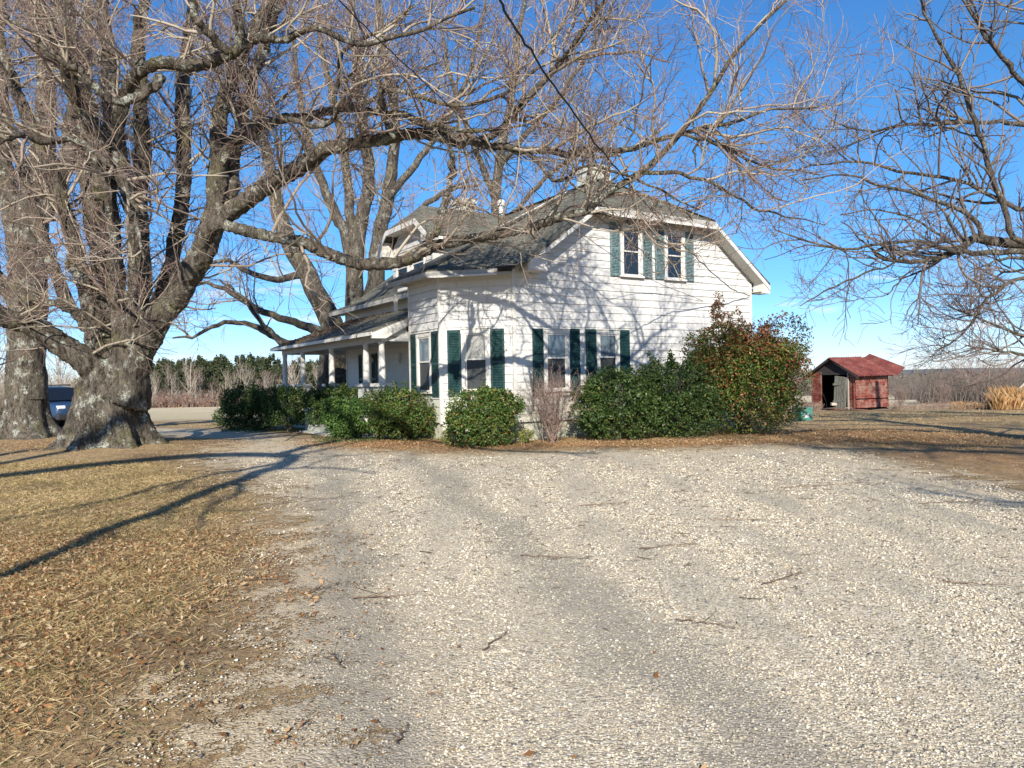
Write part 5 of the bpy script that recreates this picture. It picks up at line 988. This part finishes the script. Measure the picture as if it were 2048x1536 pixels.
for s_ in (-1, 1):
    sg = MB()
    for x0, x1, x2, x3 in ((.0, .75, .3, -.0), (-1.0, -.08, -.08, -1.0), (-2.05, -1.1, -1.1, -1.95)): sg.poly([(x0, s_ * .915, 1.14), (x1, s_ * .915, 1.14), (x2, s_ * .825, 1.64), (x3, s_ * .825, 1.64)])
    sg.build('side_glass', M_CGL, car)
    mi = MB(); mi.box((.62, s_ * .93, 1.14), (.8, s_ * 1.16, 1.3)); mi.build('mirror', M_CHR, car, bevel=.03)
    hl = MB(); hl.box((2.17, s_ * .82, .86), (2.36, s_ * .52, 1.0)); hl.build('headlight', M_LAMP, car, bevel=.03)
    rl = MB(); rl.box((-1.9, s_ * .66, 1.8), (.1, s_ * .7, 1.86)); rl.build('roof_rail', M_PLA, car)
    for x in (1.42, -1.38):
        w_ = empty('wheel', (x, s_ * .86, .38)); w_.parent = car; t_ = MB(); t_.lathe((0, 0, 0), [(.28, -.13), (.36, -.13), (.39, -.08), (.39, .08), (.36, .13), (.28, .13)], 28, 1); t_.build('tyre', M_TYRE, w_, True)
        r_ = MB(); r_.lathe((0, s_ * .06, 0), [(.27, -.03), (.25, .04), (.08, .05), (.07, .06)], 20, 1); r_.build('rim', M_CHR, w_)
        ar = MB(); ar.lathe((x, s_ * .905, .4), [(.47, -.03), (.49, .03), (.42, .035), (.4, -.03)], 28, 1); ar.build('wheel_arch', M_PLA, car)
gr = MB(); gr.box((2.3, -.45, .78), (2.41, .45, .98)); gr.build('grille', M_PLA, car, bevel=.02); bp = MB(); bp.box((2.2, -.88, .42), (2.46, .88, .66)); bp.build('bumper', M_PLA, car, bevel=.06)

# ------------------------------------------------------------------ service cables to the house corner
M_CABLE = mat('black_cable', (.015, .015, .016), .6, .3)
def cable(name, label, pts, r, wob=0, seed=0):
    q = resample(np.array(pts, float), 90); rs = np.random.default_rng(seed); q[1:-1] += rs.normal(size=(88, 3)) * wob
    v, f = tubes(q[None], np.full((1, 90), r), 6); tag(npmesh(name, v, f, M_CABLE, None, True), label, 'cable')
e1 = hw(9.0, -.06, 4.1); e2 = hw(6.9, -.04, 3.85)
cable('service_cable', 'thick black cable sagging from above the drive to the right corner of the house', [at(930, -110, 6.2), at(994, 0, 7), at(1091, 145, 9), at(1200, 297, 12), at(1289, 404, 15.5), at(1356, 479, 18.2), at(1384, 508, 19.4), at(1459, 574, 22.2), e1], .014, .012, 1)
cable('phone_wire', 'thin black wire crossing the roof and ending on the siding below the upper windows', [at(640, -40, 7), at(743, 66, 8.3), at(904, 218, 10.6), at(1040, 352, 13.6), at(1143, 451, 16.4), at(1230, 514, 18.8), at(1304, 560, 20.8), e2], .007, .004, 2)

# ------------------------------------------------------------------ loose ground cover
rng = np.random.default_rng(200)
def scatter(n, x0, x1, y0, y1, dens):
    x = rng.uniform(x0, x1, n); y = y0 + (y1 - y0) * rng.random(n) ** 1.0; k = rng.random(n) < dens(x, y); return x[k], y[k]
inview = lambda x, y: (np.abs(x) < .74 * y + .3) & (y > 2.4)
nz = lambda x, y: .5 + .5 * np.sin(x * 3.1 + 2 * np.sin(y * 1.7)) * np.sin(y * 2.3 + np.sin(x * 2.9))
# pebbles
def pebbles():
    dn = lambda x, y: inview(x, y) * np.clip(sdist(x, y) * .6 - .1 + .9 * (nz(x * 1.7, y * 1.7) - .5), 0, 1) * (.35 + .65 * nz(x * 1.1 + 2, y * .35)) * np.clip(3.4 / y, 0, 1) ** 1.2 * np.clip((17 - y) / 9, 0, 1)
    x, y = scatter(1300000, -10, 11, 2.5, 16.5, dn); n = len(x); s = rng.uniform(.0035, .0075, n) * (1 + .12 * (y - 3)) * np.where(rng.random(n) < .06, 1.7, 1); z = gz(x, y) + .008 + s * .15
    ico = np.array([(0, 0, 1), (.9, .1, .25), (.2, .92, .3), (-.85, .35, .2), (-.5, -.8, .3), (.5, -.8, .2), (0, 0, -.8)])
    fc = np.array([(0, 1, 2), (0, 2, 3), (0, 3, 4), (0, 4, 5), (0, 5, 1), (6, 2, 1), (6, 3, 2), (6, 4, 3), (6, 5, 4), (6, 1, 5)])
    a = rng.random(n) * 6.28; c, s_ = np.cos(a), np.sin(a); q = ico[None] * (1 + rng.normal(0, .16, (n, 7, 3))) * np.stack([s * rng.uniform(.8, 1.5, n), s, s * rng.uniform(.45, .8, n)], 1)[:, None]
    V = np.stack([q[:, :, 0] * c[:, None] - q[:, :, 1] * s_[:, None] + x[:, None], q[:, :, 0] * s_[:, None] + q[:, :, 1] * c[:, None] + y[:, None], q[:, :, 2] + z[:, None]], -1)
    m = mat('pebble', (.5, .47, .4), .85, .25); g = G(m); trk = g.noise(g.coord((1.5, .3, 1)), 1.0, 5, .6); g.col(ruts(g, g.mix(g.ramp(trk, [(.47, (0, 0, 0)), (.62, (.72, .72, .72))]), g.ramp(g.island(), [(0, (.07, .07, .07)), (.14, (.17, .16, .14)), (.28, (.38, .32, .23)), (.6, (.6, .52, .38)), (.88, (.7, .63, .49)), (1, (.85, .82, .73))]), (.2, .2, .185))))
    tag(npmesh('loose_gravel', V.reshape(-1, 3), (fc[None] + 7 * np.arange(n)[:, None, None]).reshape(-1, 3), m, None, True), 'loose pale and grey pebbles covering the drive in the foreground', 'gravel', kind='stuff')
pebbles()
def leaves():
    dn = lambda x, y: inview(x, y) * (leafy(x, y) ** 1.2 * (.35 + .65 * nz(x * 1.3, y * 1.3)) + .035 + .03 * (sdist(x, y) < 0)) * np.clip(1.5 - sdist(x, y) * .9, .06, 1)
    xs_, ys_ = [], []
    for (n, a, b, c, d) in ((120000, -7, 1, 2.4, 8), (60000, -14, 2, 8, 22), (110000, -8, 12, 15.5, 20.5), (30000, 6, 22, 14, 32), (9000, -2, 9, 3, 16)):
        x, y = scatter(n, a, b, c, d, dn); xs_.append(x); ys_.append(y)
    x, y = np.concatenate(xs_), np.concatenate(ys_); z = gz(x, y) + .012 + rng.random(len(x)) * .02
    V, Fq = leafcards(rng, np.stack([x, y, z], 1), .015 + .009 * (rng.random(len(x)) > .88), .6, .45); tag(npmesh('leaf_litter', V, Fq, M_DEAD), 'fallen brown and orange leaves scattered over the grass and along the house', 'leaves', kind='stuff')
leaves()
def drygrass():
    dn = lambda x, y: inview(x, y) * np.clip(.25 - sdist(x, y) * .8, 0, 1) * (.3 + .7 * nz(x * .8 + 1, y * .9)) * np.clip(5.5 / y, .15, 1) ** 1.2
    x, y = scatter(1000000, -11, 2, 2.4, 15, dn); x2, y2 = scatter(150000, -16, 24, 14, 34, lambda x, y: inview(x, y) * (sdist(x, y) < -.3) * .8 * nz(x * .9, y * .8)); x = np.concatenate([x, x2]); y = np.concatenate([y, y2]); n = len(x)
    B = np.stack([x, y, gz(x, y)], 1); h = rng.uniform(.012, .05, n)[:, None]; l = rng.normal(0, 1.0, (n, 2)) * h; s = rng.normal(size=(n, 3)); s[:, 2] = 0; s = s / np.linalg.norm(s, axis=1, keepdims=True) * (.0006 + .00032 * y[:, None])
    T_ = np.hstack([l * 1.3, h * .8]); V = np.stack([B - s, B + s, B + T_ * .55 + s * .8 + [0, 0, .003], B + T_], 1); tag(npmesh('winter_grass', V.reshape(-1, 3), np.arange(4 * n).reshape(n, 4), M_STRAW), 'short dry winter grass over the left side of the yard', 'grass', kind='stuff')
drygrass()
def debris():
    x, y = scatter(30000, -8, 14, 4.5, 19, lambda x, y: inview(x, y) * (sdist(x, y) > -.6) * np.clip((y - 3) / 9, .05, 1) * (.2 + .8 * nz(x * 1.4, y * 1.2) ** 2) * .5)
    n = len(x); a = rng.normal(0, 1.2, n) + 3.14 * (rng.random(n) > .5); l = rng.gamma(2, .017, n)[:, None]; d = np.stack([np.cos(a), np.sin(a), np.zeros(n)], 1); p = np.stack([x, y, gz(x, y) + .018], 1)
    P_ = np.stack([p - d * l, p + rng.normal(0, .12, (n, 3)) * l * [1, 1, .2], p + d * l], 1); v, f = tubes(P_, np.full((n, 3), .0024) * rng.uniform(.6, 1.6, (n, 1)), 3)
    tag(npmesh('twig_debris', v, f, M_TWIGF), 'scraps of dark broken twigs strewn over the far half of the drive', 'twigs', kind='stuff')
M_TWIGF = twigmat('twig_fallen', (.1, .065, .04), (.2, .13, .08), (.05, .035, .025))
debris()
grass_tuft('green_border_weeds', 'low green weeds at the foot of the porch shrubs', [(625, 900, 19.2, 21.5, .14, .006), (900, 1040, 17.2, 18.2, .08, .006), (440, 640, 25, 27, .14, .006)], 900, 91, M_LEAF_DK)
# fallen sticks on the drive
SG = 'fallen sticks on the drive'
SL = ['thin stick near the left edge of the gravel, level with the last leaf litter', 'long thin stick lying across the gravel right of centre, midway to the house', 'nearly level stick on the gravel in line with the tall red-tipped shrub', 'short stick on the grassy left verge of the gravel', 'stick on the far gravel in line with the second ground-floor window', 'longest stick, lying on the far gravel in line with the shed', 'long stick at the far right of the gravel by the shaded leaves', 'small forked stick in the open middle gravel, right of centre', 'short steeply angled stick on the gravel below the leaf-strewn verge', 'short upright-pointing stick in the lower middle of the gravel', 'tiny stick at the bottom edge of the picture, left of centre', 'slanting stick on the right half of the gravel, below the tall shrub', 'stick on the right side of the gravel in line with the dry grass clump', 'stick at the right edge of the picture, lower on the gravel', 'short stick among the leaves at the left edge of the gravel', 'pale stick on the grass at the far left beside the long shadow', 'stick on the grass in front of the lichen-spotted maple', 'short stick in the middle of the gravel, in line with the bare shrub']
for i, (px, py, ln, a) in enumerate(((760, 1197, .45, .1), (1330, 1100, .6, .3), (1500, 1045, .8, -.1), (640, 1180, .3, 1.0), (1210, 1010, .7, .2), (1650, 975, 1.4, .25), (1820, 945, 1.2, -.1), (1400, 1258, .35, -.5), (660, 1330, .28, 2.0), (980, 1290, .3, 1.2), (790, 1490, .15, 1.4), (1560, 1170, .5, .6), (1900, 1010, .9, .15), (1960, 1180, .5, -.4), (520, 1165, .35, .1), (120, 1150, .7, .15), (300, 1010, .9, .2), (1080, 1120, .4, -.3))):
    Y = 1.6 * F_PX / (py - (HOR - ROLL * (px - 1024))); X = (px - 1024) / F_PX * Y; rs = np.random.default_rng(300 + i); d = np.array([math.cos(a), math.sin(a), 0]); t = np.linspace(-.5, .5, 10)[:, None]
    P_ = (t * ln) * d + rs.normal(0, .012, (10, 3)) * [1, 1, .3]; P_[:, 2] = np.abs(P_[:, 2]) + .02; Rr = np.linspace(.005, .002, 10)[None]; A = grow(rs, P_[None], Rr, 4, ln * .35, .003, (25, 55), -.02, .1, 5, .2, .0022, .5, zfloor=.012); v, f = merge([tubes(P_[None], Rr, 5), tubes(*A, 3)])
    o = npmesh('fallen_stick', v, f, M_TWIGF, None, True); o.location = (X, Y, float(gz(X, Y)) + .005); tag(o, SL[i], 'stick', SG)
